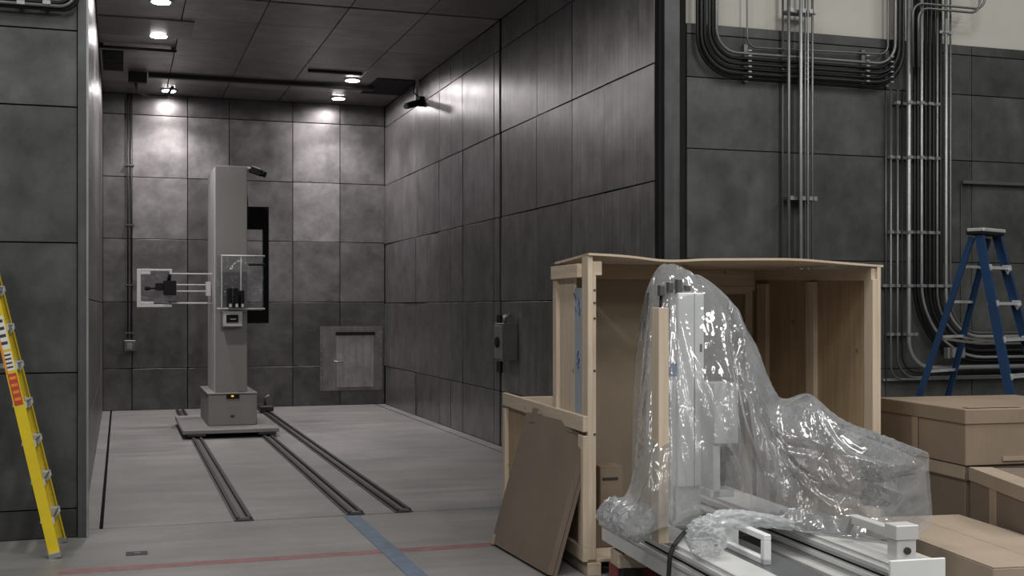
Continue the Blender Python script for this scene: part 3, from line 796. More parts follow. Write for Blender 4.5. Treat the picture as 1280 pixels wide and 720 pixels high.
# vertical group behind the crate
GB = 'straight pipes rising behind the crate'
for k, (px, rr, mt, off) in enumerate([(978.5, .010, 'mid_conduit', .03), (986, .017, 'mid_conduit', .155), (1001, .019, 'galv', .155),
                                       (1006.5, .009, 'mid_conduit', .145), (1010, .009, 'galv', .165), (1015.5, .012, 'mid_conduit', .155)]):
    p = wp(px, 200, off)
    o = MB().tube([(p.x, YF - off, .02), (p.x, YF - off, ZT)], rr, 10).build('conduit_pipe', mt)
    tag(o, '%s from the left of the straight vertical pipes behind the crate' % ORD[k], 'pipe', GB)
for k, py in enumerate((16, 250)):
    a, b = wp(984, py, .1), wp(1018, py, .1)
    t = thing('pipe_bracket', ['upper', 'lower'][k] + ' cross bracket holding the straight pipes behind the crate', 'bracket', (a.x, YF, a.z))
    B(0, b.x - a.x, -.133, -.0, 0, .03).build('channel', 'mid_conduit', t)
    for px in (986, 1001, 1010, 1015.5): xx = wp(px, py, .12).x - a.x; B(xx - .02, xx + .02, -.18, -.175, -.005, .035).build('strap', 'galv', t)
# right-hand bundle, dropping and sweeping right
GC = 'pipes of the tall bundle sweeping right'
XE = XW1 - .2
spec = [  # px, elbow y, radius, material, offset, bend radius
    (1107.5, 475, .008, 'mid_conduit', .03, .10), (1113.5, 474, .012, 'mid_conduit', .07, .14), (1122, 471.5, .012, 'mid_conduit', .07, .22),
    (1127.5, 466, .009, 'dark_conduit', .06, .20), (1136, 459.5, .024, 'galv', .10, .28), (1143.5, 455, .018, 'dark_conduit', .07, .80), (1147.5, 451, .018, 'dark_conduit', .105, .74), (1152, 447, .015, 'galv', .14, .66),
    (1157, 443, .018, 'dark_conduit', .07, .62), (1162, 438.5, .018, 'dark_conduit', .105, .58), (1167, 434, .018, 'dark_conduit', .07, .54), (1171.5, 430, .014, 'mid_conduit', .105, .50),
    (1175.5, 426, .018, 'dark_conduit', .07, .46), (1182.5, 421, .018, 'galv', .10, .42), (1188, 416, .011, 'mid_conduit', .07, .38)]
for k, (px, ey, rr, mt, off, rad) in enumerate(spec):
    a = wp(px, 100, off); z = wp(px + 40, ey, off).z
    if k >= 5: rad = .80 - (a.x - wp(1143.5, 100, .07).x)
    if k == 0:
        pts = [Vector((a.x, YF - off, 1.12)), Vector((a.x, YF - off, 4.0))]
    else:
        pts = bend([Vector((a.x, YF - off, ZT if k > 3 else wp(px, 112, off).z)), Vector((a.x, YF - off, z)), Vector((XE, YF - off, z))], rad, 12)
    o = MB().tube(pts, rr, 10).build('conduit_pipe', mt)
    tag(o, 'pipe number %d from the left in the tall bundle sweeping right behind the blue ladder' % (k + 1), 'pipe', GC)
    o['label'] = ['thin short pipe at the far left of the tall bundle', 'slim grey pipe with the lowest elbow in the tall bundle',
                  'slim grey pipe just left of the thick pale pipe', 'thin dull pipe hugging the thick pale pipe on its left',
                  'thickest pale pipe with a round elbow low in the bundle', 'black pipe directly right of the thick pale pipe',
                  'black pipe close left of the bright slim pipe', 'bright slim pipe in the dark middle of the bundle', 'black pipe just right of the bright slim pipe',
                  'black pipe in the middle of the dark pipes', 'black pipe left of the dull grey pipe', 'dull grey pipe at the right of the dark pipes',
                  'dark pipe left of the two pale pipes', 'pale pipe second from the right edge of the bundle',
                  'thin grey pipe at the right edge of the tall bundle'][k]
# slim pipes that turn right over the beige wall
for k, (py, px) in enumerate(((7, 1141), (12.5, 1148))):
    off = .178; a = wp(px, 40, off); z = wp(1180, py, off).z; x2 = wp(1231 - k * 6, py, off).x
    pts = bend([Vector((a.x, YF - off, 4.35 - k * .0)), Vector((a.x, YF - off, z)), Vector((x2, YF - off, z)), Vector((x2, YF - off, ZT))], .12, 10)
    tag(MB().tube(pts, .013, 10).build('conduit_pipe', 'mid_conduit'), ['upper', 'lower'][k] + ' slim pipe turning right over the beige wall', 'pipe', 'slim pipes on the beige wall')
for k, (py, pa, pb) in enumerate(((128, 1120, 1172), (196, 1112, 1172), (290, 1112, 1172), (357, 1106, 1196), (418, 1111, 1143), (40, 1171, 1190))):
    a, b = wp(pa, py, .07), wp(pb, py, .07)
    t = thing('strut_channel', ORD[k] + ' cross strut on the tall pipe bundle, counted from the top' if k < 5 else 'short strut high on the beige wall at the bundle', 'strut', (a.x, YF, a.z - .015), 0, 'struts across the tall bundle')
    B(0, b.x - a.x, -.045, 0, 0, .03).build('channel', 'galv', t)
    for s in spec:
        xx = wp(s[0], py, s[4]).x - a.x
        if -.01 < xx < b.x - a.x + .01 and s[2] > .009: B(xx - s[2] - .008, xx + s[2] + .008, -s[4] - s[2] - .006, -s[4] - s[2] + .004, .0, .03).build('strap', 'galv', t)
# horizontal strut and junction box low behind the ladder
a = wp(1105, 475, .04)
t = thing('wall_strut', 'long thin horizontal strut low on the wall behind the boxes', 'strut', (a.x, YF, a.z))
B(0, XE - a.x, -.03, 0, -.012, .012).build('channel', 'galv', t)
a = wp(1172, 447, .04)
t = thing('junction_box', 'small grey junction box on the wall behind the blue ladder', 'box', (a.x, YF, a.z))
B(0, .17, -.26, -.17, 0, .11, .006).build('body', 'mid_conduit', t); B(.01, .16, -.268, -.26, .01, .1).build('cover', 'galv', t)
B(-.03, .0, -.24, -.18, .0, .11).build('hub', 'galv', t); B(.07, .10, -.17, 0, .045, .06).build('stand_off', 'mid_conduit', t)
# bundle at the top left corner
for k, (py, rr, mt) in enumerate(((9.3, .017, 'dark_conduit'), (5.4, .016, 'mid_conduit'), (1.5, .017, 'dark_conduit'))):
    off = .09 if k != 1 else .122; z = wp(40, py, off).z; x1 = wp(97.5 - k * 3, 0, off).x
    pts = bend([Vector((-4.0, YF - off, z)), Vector((x1, YF - off, z)), Vector((x1, YF - off, ZT - .3))], .13, 10)
    tag(MB().tube(pts, rr, 10).build('conduit_pipe', mt), ['lowest', 'middle', 'upper'][k] + ' pipe of the dark bundle at the top left corner', 'pipe', 'dark pipes at the top left')
for k, px in enumerate((27, 59)):
    a = wp(px, 10, .05); t = thing('pipe_bracket', ['left', 'right'][k] + ' bracket on the pipes at the top left corner', 'bracket', (a.x, YF, a.z))
    B(-.02, .02, -.07, 0, -.02, .2).build('channel', 'mid_conduit', t); B(-.03, .03, -.146, -.139, .01, .04).build('strap', 'galv', t)

# ================================================================== LADDERS
def stepladder(name, label, loc, rz, H, wbot, wtop, spread_f, spread_r, nsteps, mat, top_mat, labels=False):
    """local: steps run along y, climbing side faces +x, leans to -x going up"""
    t = thing(name, label, 'ladder', loc, rz)
    def fr(s, z): f = z / H; return Vector((-spread_f * f, s * (wbot + (wtop - wbot) * f) / 2, z))
    def rr(s, z): f = z / H; return Vector((-spread_f - spread_r * (1 - f) - .05, s * (wbot - .04 + (wtop - wbot) * f) / 2, z))
    sp_ = H / (nsteps + 1)
    for s in (-1, 1):
        a, b = fr(s, .03), fr(s, H - .02)
        # channel rail: web outside, two flanges turned in
        d = (b - a).normalized(); m = MB()
        m.bar(a, b, .006, .078, up=(1, 0, .2)) if False else None
        y_ = Vector((0, -s, 0)); n_ = d.cross(Vector((0, 1, 0))).normalized()
        m = MB()
        m.bar(a, b, .007, .080, up=n_)
        for q in (-1, 1): m.bar(a + n_ * q * .0365 + y_ * .014, b + n_ * q * .0365 + y_ * .014, .028, .007, up=n_)
        r = m.build('front_rail', mat, t)
        MB().bar(fr(s, 0), fr(s, .045), .05, .095, up=n_, c=.006).build('foot_pad', top_mat, r)
        if labels and s == -1:
            for (z0, z1, mt) in ((1.58, 1.83, 'sticker_white'), (1.42, 1.56, 'sticker_white'), (1.16, 1.40, 'sticker_red')):
                fa, fb = fr(s, z0) + Vector((0, s * .0045, 0)), fr(s, z1) + Vector((0, s * .0045, 0))
                st = MB().bar(fa, fb, .002, .062, up=n_).build('warning_label', mt, r)
                for q in range(4):
                    f = .15 + q * .22; g_ = fa.lerp(fb, f); g2 = fa.lerp(fb, f + .09)
                    MB().bar(g_ + Vector((0, s * .0015, 0)), g2 + Vector((0, s * .0015, 0)), .002, .045, up=n_).build('print_line', 'ink_dark' if mt == 'sticker_white' else 'sticker_orange', st)
            MB().bar(fr(s, 1.40) + n_ * .03 + Vector((0, s * .005, 0)), fr(s, 1.72) + n_ * .03 + Vector((0, s * .005, 0)), .002, .016, up=n_).build('warning_stripe', 'sticker_orange', r)
        a2, b2 = rr(s, .02), rr(s, H - .06)
        d2 = (b2 - a2).normalized(); n2 = d2.cross(Vector((0, 1, 0))).normalized()
        m = MB(); m.bar(a2, b2, .006, .055, up=n2)
        for q in (-1, 1): m.bar(a2 + n2 * q * .025 + y_ * .011, b2 + n2 * q * .025 + y_ * .011, .022, .006, up=n2)
        r2 = m.build('rear_rail', mat, t)
        MB().bar(rr(s, 0), rr(s, .04), .035, .07, up=n2, c=.005).build('foot_pad', top_mat, r2)
        za = H * .62
        MB().bar(fr(s, za) + y_ * .035, fr(s, za).lerp(rr(s, za), .5) + y_ * .035 + Vector((0, 0, -.03)), .004, .022).build('spreader', 'steel', t)
        MB().bar(fr(s, za).lerp(rr(s, za), .5) + y_ * .035 + Vector((0, 0, -.03)), rr(s, za) + y_ * .03, .004, .022).build('spreader', 'steel', t)
    for k in range(1, nsteps + 1):
        z = sp_ * k; l_, r_ = fr(-1, z), fr(1, z)
        m = MB(); m.box(l_.x - .045, l_.x + .045, l_.y + .006, r_.y - .006, z - .006, z)
        m.box(l_.x + .039, l_.x + .045, l_.y + .006, r_.y - .006, z - .03, z); m.box(l_.x - .045, l_.x - .039, l_.y + .006, r_.y - .006, z - .03, z)
        st = m.build('step', 'ladder_alu', t)
        for s in (-1, 1):
            e = fr(s, z)
            MB().prism([(e.x + .052, z + .012), (e.x - .02, z + .012), (e.x + .03, z - .075), (e.x + .06, z - .03)], e.y - s * .004, e.y - s * .034, 'y').build('step_bracket', 'ladder_alu', st)
    for k in range(1, nsteps + 1, 1):
        z = sp_ * k + (.0 if k % 2 else .0); a, b = rr(-1, z), rr(1, z)
        MB().bar(a + Vector((0, .006, 0)), b - Vector((0, .006, 0)), .02, .025).build('rear_brace', 'ladder_alu', t)
    xa = -spread_f - .10
    MB().box(xa, -spread_f + .065, -wtop / 2 - .03, wtop / 2 + .03, H - .04, H + .012, .008).build('top_cap', top_mat, t)
    MB().box(xa + .01, -spread_f + .075, -wtop / 2 - .034, wtop / 2 + .034, H - .012, H + .02, .006).build('cap_edge', 'ladder_alu', t)
    return t
fA, fB_ = at_z(70, 697, 0), at_z(84, 679, 0)
top = at_d(0, 384, 8.95)
mid = (fA + fB_) / 2
yl = stepladder('step_ladder', 'yellow fibreglass stepladder at the left edge of the picture', (mid.x - .022, mid.y, 0), math.radians(-1.5),
                2.35, abs(fB_.y - fA.y) + .06, .36, .53, .75, 7, 'ladder_yellow', 'steel', True)

# blue stepladder behind the boxes
BH = 2.60
lt0, lt1 = at_d(1212, 287, 11.0), at_d(1256, 287, 11.0)
bl = stepladder('step_ladder', 'blue fibreglass stepladder standing behind the cardboard boxes', (0, 0, 0), math.radians(-66),
                BH, .80, .36, .62, .80, 7, 'ladder_blue', 'black', False)
cx_ = (lt0 + lt1) / 2
off_ = Matrix.Rotation(math.radians(-66), 3, 'Z') @ Vector((-.62, 0, 0))
bl.location = (cx_.x - off_.x, cx_.y - off_.y, 0)

# ================================================================== BOXES
def carton(label, loc, rz, sx_, sy_, h, mat, lid=True, group=None):
    """corner at loc, extends +x (sx) and +y (sy)"""
    t = thing('cardboard_box', label, 'box', loc, rz, group)
    B(0, sx_, 0, sy_, 0, h, .006).build('body', mat, t)
    if lid:
        B(-.01, sx_ + .01, -.01, sy_ + .01, h - .10, h + .008, .005).build('lid', mat, t)
    else:
        B(.002, sx_ / 2 - .002, .002, sy_ - .002, h, h + .005).build('flap', mat, t); B(sx_ / 2 + .002, sx_ - .002, .002, sy_ - .002, h, h + .005).build('flap', mat, t)
    return t
ZA = 1.163
cA = at_d(1207, 512, 8.6)
ra = math.radians(-5)
t = carton('large brown lidded box on top of the stack right of crate', (cA.x, cA.y, .757), ra, 1.25, 1.18, .400, 'card')
B(-.013, -.01, .60, .68, .0, .30).build('tape_strip', 'tape_clear', t); B(.3, 1.2, -.012, -.002, .03, .06).build('tape_strip', 'tape_clear', t)
B(.05, .5, .05, .12, .413, .417).build('tape_strip', 'tape_clear', t)
carton('tall brown box under the lidded box, beside the plastic sheet', (cA.x + .02, cA.y + .03, 0), ra, .62, 1.1, .745, 'card_dark')
tb = [o for o in COL.objects if o.name.startswith('cardboard_box')][-1]
B(-.014, -.01, -.012, 1.1, .66, .75).build('tape_strip', 'card_light', tb)
rl = math.radians(-19.5)
cLp = Vector((cA.x + .02, cA.y - .02, 0)) - Vector((-math.sin(rl), math.cos(rl), 0)) * 1.05
cL = carton('brown box with pale taped edge at the lower right', (cLp.x, cLp.y, 0), rl, .9, 1.05, .742, 'card_dark', False)
B(-.004, .16, -.004, 1.054, .744, .752).build('tape_strip', 'card_light', cL); B(-.005, .0, -.004, 1.054, .66, .746).build('tape_strip', 'card_light', cL)
B(-.003, .0, .55, .67, .0, .66).build('tape_strip', 'tape_clear', cL)
# low wide box beside the machine
cf = at_z(1238, 711, .45)
t = carton('low wide box with creased top in the bottom right corner', (cf.x + .02, cf.y, 0), math.radians(-8), .74, 1.6, .45, 'card_light', False)
# small box inside the crate
p = on_ly(764, 610, .45)
pw = O + CV * on_ly(750, 610, .40).x + CU * .40
t = carton('small brown box inside the crate left of the plastic sheet', (pw.x, pw.y, .112), CROT, .18, .22, .66, 'card', False)
zz1, zz0 = on_ly(764, 584, .40).z, on_ly(764, 637, .40).z
t.location.z = zz0
for ch in t.children:
    ch.scale.z = 1
t.children[0].scale.z = (zz1 - zz0) / .66
for ch in t.children[1:]: ch.location.z = (zz1 - zz0) - .66
MB().box(.02, .14, -.004, 0, (zz1 - zz0) * .70, (zz1 - zz0) * .76).build('torn_slot', 'ink_dark', t)
st = carton('brown box on the crate floor under the small box', (pw.x - .05 * CV.x, pw.y, .114), CROT, .20, .20, zz0 - .121, 'card_dark', False)

# ================================================================== MACHINE
mc = thing('gantry_machine', 'white linear-axis machine with column, sliding out of the crate', 'machine', O, CROT)
def mb(name, mat, x0, x1, y0, y1, z0, z1, parent=None, c=.004): return B(x0, x1, y0, y1, z0, z1, c).build(name, mat, parent or mc)
BZ = .50
def beam(x0, x1, y0, y1, name):
    bm_ = mb(name, 'white_paint', x0, x1, y0, y1, BZ - .24, BZ - .012)
    mb('beam_top', 'alu', x0 - .004, x1 + .004, y0, y1, BZ - .012, BZ, bm_)
    for z in (BZ - .055, BZ - .125): mb('guide_ridge', 'alu', x0 - .022, x0, y0, y1, z, z + .028, bm_)
    for z in (BZ - .09,): mb('shadow_groove', 'black', x0 - .003, x0, y0, y1, z, z + .012, bm_)
    return bm_
NX0 = on_lz(835, 675, BZ).x
nb = beam(NX0, NX0 + .2, -3.4, on_lx(752, 640, NX0).y, 'near_beam')
RX0 = on_lz(1055, 682, BZ).x; RE = on_lz(1196, 700, BZ).y
rbm = beam(RX0, RX0 + .30, RE, 1.3, 'rear_beam')
mb('end_plate', 'white_paint', RX0 - .02, RX0 + .32, RE - .02, RE, BZ - .26, BZ + .02, rbm)
# second rail profile on the rear beam's inner side
mb('side_extrusion', 'alu', RX0 - .12, RX0 - .024, RE + .25, 1.3, BZ - .26, BZ - .15, rbm)
# end stop and drag bar
es = mb('end_stop', 'alu', RX0 + .05, RX0 + .17, RE + .03, RE + .13, BZ, BZ + .12)
mb('stop_cap', 'alu', RX0 + .04, RX0 + .18, RE + .02, RE + .14, BZ + .12, BZ + .20, es)
MB().tube([(RX0 + .11, RE + .015, BZ + .06), (RX0 + .11, RE + .035, BZ + .06)], .02, 10).build('bolt', 'ink_dark', es)
mb('drag_bar', 'alu', RX0 + .09, RX0 + .15, RE + .13, RE + .62, BZ + .11, BZ + .16, es)
MB().bar((RX0 + .1, RE + .62, BZ + .14), (RX0 + .05, RE + .60, BZ + .06), .05, .05).build('cable_lug', 'galv', es)
# cross plate between the beams
mb('cross_plate', 'grey_plate', NX0 + .2, NX0 + .52, -3.4, -.35, BZ - .05, BZ - .035)
mb('cross_frame', 'rail_dark', NX0 + .2, RX0 - .12, -1.0, -.5, BZ - .2, BZ - .06)
for y in (-2.6, -.2): mb('tie_bar', 'rail_dark', NX0 + .2, RX0, y, y + .1, BZ - .2, BZ - .08)
for y in (-3.2, -1.7, -.4):
    for x in (NX0 + .03, RX0 + .08): mb('foot', 'rail_dark', x, x + .14, y, y + .14, 0, BZ - .24)
# column
d_ = at_d(864, 500, 7.8); c_ = toloc(d_)
clx0, clx1 = on_ly(848, 500, c_.y).x, on_ly(880, 500, c_.y).x
ctop_ = on_ly(864, 366, c_.y).z; clow = on_ly(864, 608, c_.y).z
colm = mb('column', 'white_paint', clx0, clx1, c_.y, c_.y + .17, clow, ctop_)
mb('column_foot', 'alu', clx0 - .03, clx1 - .01, c_.y + .03, c_.y + .15, BZ - .06, clow)
mb('foot_plate', 'grey_plate', clx0 - .18, clx1 + .2, c_.y - .06, c_.y + .25, BZ - .062, BZ - .03)
mb('column_seam', 'mid_conduit', (clx0 + clx1) / 2 + .02, (clx0 + clx1) / 2 + .024, c_.y - .002, c_.y, clow, ctop_, colm, 0)
mb('slot', 'black', clx1 - .03, clx1 - .014, c_.y - .003, c_.y, on_ly(874, 440, c_.y).z, on_ly(874, 430, c_.y).z, colm, 0)
mb('connector', 'blue_plastic', clx0 - .045, clx0, c_.y + .02, c_.y + .08, on_ly(846, 471, c_.y).z, on_ly(846, 454, c_.y).z)
mb('side_rail', 'alu', clx0 - .04, clx0 - .001, c_.y + .03, c_.y + .1, BZ, ctop_ - .1, colm)
# valve group on top of the column
for k in range(4):
    x = clx0 - .12 + k * .06; mb('valve', 'mid_conduit', x, x + .035, c_.y + .02, c_.y + .07, ctop_ - .02 + .03 * (k % 2), ctop_ + .05 + .02 * (k % 3))
MB().tube([(clx0 - .1, c_.y + .05, ctop_ - .02), (clx0 - .12, c_.y + .02, ctop_ - .15), (clx0 - .09, c_.y + .04, ctop_ - .25), (clx0 - .05, c_.y + .05, ctop_ - .12)], .01).build('air_hose', 'black', mc)
# headstock
hy_ = c_.y - .23
hx0, hx1 = on_ly(893, 500, hy_).x, on_ly(923, 500, hy_).x
hz1, hz0 = on_ly(905, 479, hy_).z, on_ly(905, 555, hy_).z; hz_ = on_ly(905, 622, hy_).z
hs = mb('headstock', 'white_paint', hx0, hx1, hy_, hy_ + .20, hz0, hz1)
mb('arm_plate', 'white_paint', clx1, hx0 + .02, c_.y - .16, c_.y + .05, hz_, hz1 - .03)
mb('lower_arm', 'white_paint', hx0, hx0 + .05, hy_ + .02, hy_ + .2, hz_, hz0, hs)
mb('lower_shelf', 'white_paint', hx0 - .02, hx1 - .02, hy_ + .02, hy_ + .2, hz_, hz_ + .045, hs)
sp_ = mb('spindle', 'black', hx0 + .06, hx0 + .13, hy_ + .05, hy_ + .13, hz0 - .12, hz0 - .03, hs)
MB().tube([(hx0 + .095, hy_ + .09, hz0 - .12), (hx0 + .095, hy_ + .09, hz0 - .22), (hx0 + .095, hy_ + .09, hz_ + .06)], [.025, .02, .012], 10).build('spindle_nose', 'rail_dark', hs)
mb('spindle_flag', 'rail_dark', hx0 + .10, hx0 + .15, hy_ + .04, hy_ + .08, hz0 - .08, hz0 - .05, hs)
# motor block under the sheet on the rear beam
mb('slide_carriage', 'alu', RX0 + .03, RX0 + .27, RE + 1.0, RE + 1.4, BZ, BZ + .06)
# open rectangular bracket on the near beam
bx0 = on_lz(935, 690, BZ).x
k0 = on_lx(910, 655, bx0); k1 = on_lx(952, 672, bx0); 
yb0, yb1 = on_lx(955, 690, bx0).y, on_lx(908, 672, bx0).y
zb1 = on_lx(945, 668, bx0).z
zb1 = BZ + .135
bf = mb('bracket_frame', 'white_paint', bx0, bx0 + .045, yb0, yb1, zb1 - .035, zb1)
mb('bracket_post', 'white_paint', bx0, bx0 + .045, yb0, yb0 + .045, BZ - .035, zb1 - .035, bf); mb('bracket_sill', 'white_paint', bx0, bx0 + .045, yb0, yb1, BZ - .035, BZ, bf)
mb('bracket_end', 'white_paint', bx0 - .02, bx0 + .08, yb1, yb1 + .1, BZ - .035, zb1 - .01, bf)

# pine brace standing on the near beam
pp = on_lz(825, 680, BZ)
wx0, wx1 = on_ly(823.5, 500, pp.y).x, on_ly(836, 500, pp.y).x
brc = B(0, wx1 - wx0, 0, .12, 0, on_ly(825, 384.5, pp.y).z - BZ, .003).build('timber_brace', 'pine_z')
bw = O + CV * wx0 + CU * pp.y; brc.location = (bw.x, bw.y, BZ); brc.rotation_euler = (0, 0, CROT)
tag(brc, 'upright pine brace standing on the near machine beam under the plastic', 'timber')
# black cable over the near beam
q = [on_lz(a, b, z) for a, b, z in ((866, 668, BZ + .03), (850, 669, BZ + .05), (836, 673, BZ + .05))]
cpts = [Vector((NX0 + .16, q[0].y + .1, BZ + .02)), Vector((NX0 + .1, q[0].y, BZ + .045)), Vector((NX0 + .02, q[1].y - .02, BZ + .04)), Vector((NX0 - .05, q[1].y - .04, BZ - .03)), Vector((NX0 - .06, q[1].y - .04, BZ - .2)), Vector((NX0 - .06, q[1].y - .05, .02)), Vector((NX0 - .3, q[1].y - .2, .016))]
cab = MB().tube(bend(cpts, .14, 7), .014, 8).build('power_cable', 'rubber'); cab.location = O; cab.rotation_euler = (0, 0, CROT)
tag(cab, 'black cable hanging over the near machine beam to the floor', 'cable')
# timber blocks under the near beam end
qa, qb = on_lz(771, 709, .13), on_lz(773, 692, .235)
for k, (q_, z0, z1, sx_, m_, lab) in enumerate(((qa, 0, .13, .34, 'red_paint', 'red topped block on the floor under the near beam'), (qb, .131, .235, .20, 'pine_x', 'bare pine block stacked on the red topped block'))):
    pb_ = O + CV * q_.x + CU * q_.y
    o = B(0, sx_, 0, .2, 0, z1 - z0, .006).build('timber_block', m_); o.location = (pb_.x, pb_.y, z0); o.rotation_euler = (0, 0, CROT - .05); tag(o, lab, 'block', 'blocks under the machine')

# ================================================================== PLASTIC SHEET
def cat(pts, n):
    """Catmull-Rom through rows of pts -> n samples"""
    P = np.array(pts, float); m = len(P); ts = np.linspace(0, m - 1, n); out = []
    for t in ts:
        i = min(int(t), m - 2); f = t - i
        p0, p1, p2, p3 = P[max(i - 1, 0)], P[i], P[i + 1], P[min(i + 2, m - 1)]
        out.append(.5 * ((2 * p1) + (-p0 + p2) * f + (2 * p0 - 5 * p1 + 4 * p2 - p3) * f * f + (-p0 + 3 * p1 - 3 * p2 + p3) * f ** 3))
    return np.array(out)
def dp(px, py, d): p = at_d(px, py, d); return np.array(p)
# each column: (ridge), front points down to the hem ; back hem derived
cols = [
    [(812, 372, 7.95), (804, 440, 7.80), (799, 500, 7.62), (795, 560, 7.45), (786, 610, 7.3), (762, 640, 7.25)],
    [(822, 345, 7.95), (815, 430, 7.65), (812, 500, 7.35), (808, 570, 7.05), (802, 630, 6.95), (790, 668, 6.95)],
    [(840, 337, 7.95), (838, 420, 7.6), (838, 500, 7.3), (838, 570, 7.1), (840, 620, 7.0), (838, 655, 7.0)],
    [(876, 350, 7.92), (880, 420, 7.55), (884, 490, 7.35), (886, 550, 7.25), (884, 600, 7.2), (878, 640, 7.2)],
    [(914, 378, 7.85), (918, 430, 7.60), (924, 490, 7.40), (926, 545, 7.32), (926, 590, 7.3), (915, 642, 7.24)],
    [(944, 430, 7.85), (942, 480, 7.60), (948, 530, 7.48), (956, 570, 7.42), (962, 605, 7.4), (962, 650, 7.36)],
    [(974, 497, 7.85), (972, 530, 7.65), (980, 565, 7.55), (990, 595, 7.5), (1000, 620, 7.46), (1000, 664, 7.38)],
    [(1015, 496, 7.78), (1015, 535, 7.58), (1020, 570, 7.48), (1028, 605, 7.42), (1036, 635, 7.38), (1040, 678, 7.28)],
    [(1056, 527, 7.62), (1060, 560, 7.44), (1066, 590, 7.36), (1074, 620, 7.30), (1082, 645, 7.24), (1088, 684, 7.12)],
    [(1108, 546, 7.42), (1112, 575, 7.24), (1118, 600, 7.18), (1124, 625, 7.10), (1130, 648, 7.06), (1132, 680, 6.98)],
    [(1160, 566, 7.10), (1162, 585, 7.0), (1163, 605, 6.96), (1164, 622, 6.93), (1165, 635, 6.9), (1165, 654, 6.88)]]
CUn = np.array(CU)
full = []
for c in cols:
    fr_p = [dp(*q) for q in c]
    rd = fr_p[0]
    back = []
    for f, dz in ((.28, .30), (.34, .70), (.36, 1.0)):
        b = rd + CUn * f; zb = .62
        b[2] = rd[2] + (zb - rd[2]) * dz * .98; back.append(b)
    full.append(back[::-1] + [rd + CUn * .1 + np.array((0, 0, -.015))] + fr_p)
NU, NV = 200, 140
rows = np.array([cat(c, NV) for c in full])                     # 11 x NV x 3
X = np.stack([cat(rows[:, j], NU) for j in range(NV)], 1)        # NU x NV x 3
rng = np.random.default_rng(3)
X0 = X.copy()
gi, gj = np.meshgrid(np.arange(NU), np.arange(NV), indexing='ij')
# seed folds fanning out from the peaks, then let the film buckle under its own slack
nz = np.zeros((NU, NV))
uu = gi / (NU - 1.0); vv = gj / (NV - 1.0)
def fold(p0, p1, bow, amp, wd):
    """sharp crest along a bowed line in sheet coordinates, dying out at its foot"""
    best = np.full(uu.shape, 9.0); bt = np.zeros(uu.shape)
    for k in range(41):
        t = k / 40; cu_ = p0[0] + (p1[0] - p0[0]) * t; cv_ = p0[1] + (p1[1] - p0[1]) * t + bow * 4 * t * (1 - t)
        d = np.hypot((uu - cu_) * 1.5, vv - cv_); m = d < best; best[m] = d[m]; bt[m] = t
    w_ = wd * (.35 + bt * 1.1)
    return amp * np.exp(-best / w_) * (.35 + np.sin(np.pi * np.clip(bt * .9 + .08, 0, 1)))
S1, S2, S3, S4, S5 = (.20, .46), (.40, .46), (.985, .50), (.70, .46), (.62, .47)
F_ = []
for k in range(11): F_.append((S1, (rng.uniform(.0, .42), rng.uniform(.85, 1.02)), rng.uniform(-.03, .03)))
for k in range(18): F_.append((S2, (rng.uniform(.36, .86), rng.uniform(.8, 1.02)), rng.uniform(-.02, .10)))
for k in range(9): F_.append((S3, (rng.uniform(.62, .98), rng.uniform(.78, 1.02)), rng.uniform(-.02, .08)))
for k in range(6): F_.append((S4, (rng.uniform(.6, .9), rng.uniform(.8, 1.0)), rng.uniform(-.03, .05)))
for k in range(8): F_.append((S2, S3, rng.uniform(.10, .42)))
for k in range(3): F_.append((S4, S3, rng.uniform(.03, .2)))
for k in range(10): F_.append(((rng.uniform(0, 1), .44), (rng.uniform(0, 1), .02), 0))
for p0, p1, bw_ in F_:
    nz += fold(p0, p1, bw_, rng.choice((-1, 1, 1)) * rng.uniform(.025, .06), rng.uniform(.008, .02))
nz += .006 * np.sin(gi * .21 + gj * .13) * np.sin(gi * .13 - gj * .19)
du = np.gradient(X, axis=0); dv = np.gradient(X, axis=1); nn = np.cross(du, dv); nn /= np.linalg.norm(nn, axis=2, keepdims=True) + 1e-9
X += nn * nz[..., None] + rng.normal(0, .0003, X.shape)
def rest(A, B_, k): return np.linalg.norm(A - B_, axis=2) * k
slack_u, slack_v = 1.05, 1.02
pairs = [((slice(0, -1), slice(None)), (slice(1, None), slice(None)), slack_u), ((slice(None), slice(0, -1)), (slice(None), slice(1, None)), slack_v),
         ((slice(0, -1), slice(0, -1)), (slice(1, None), slice(1, None)), 1.035), ((slice(0, -1), slice(1, None)), (slice(1, None), slice(0, -1)), 1.035),
         ((slice(0, -2), slice(None)), (slice(2, None), slice(None)), 1.03), ((slice(None), slice(0, -2)), (slice(None), slice(2, None)), 1.005)]
RL = [rest(X0[a], X0[b], k) for a, b, k in pairs]
pull = np.full((NU, NV, 1), .012)
jr = int(round(NV * 4 / 9.0))
for c in range(11):
    i = int(round(c * (NU - 1) / 10)); pull[i, jr - 1:jr + 2] = .35; pull[i, -1] = .3; pull[i, 0] = .3
pull[0, :] = .15; pull[-1, :] = .15
grav = np.array((0, 0, -.0004))
for it in range(14):
    X += grav
    for (a, b, k), L in zip(pairs, RL):
        d = X[b] - X[a]; n = np.linalg.norm(d, axis=2); s = (.22 * (n - L) / (n + 1e-9))[..., None] * d
        X[a] += s; X[b] -= s
    X += (X0 - X) * pull
    X[..., 2] = np.maximum(X[..., 2], BZ + .01)
vs = X.reshape(-1, 3)
fs = [[i * NV + j, (i + 1) * NV + j, (i + 1) * NV + j + 1, i * NV + j + 1] for i in range(NU - 1) for j in range(NV - 1)]
cen = vs.mean(0); cen[2] = vs[:, 2].min()
ps = MB().add(vs - cen, fs, True).build('plastic_sheet', 'film'); ps.location = cen
tag(ps, 'clear plastic dust sheet draped over the white machine', 'sheet')
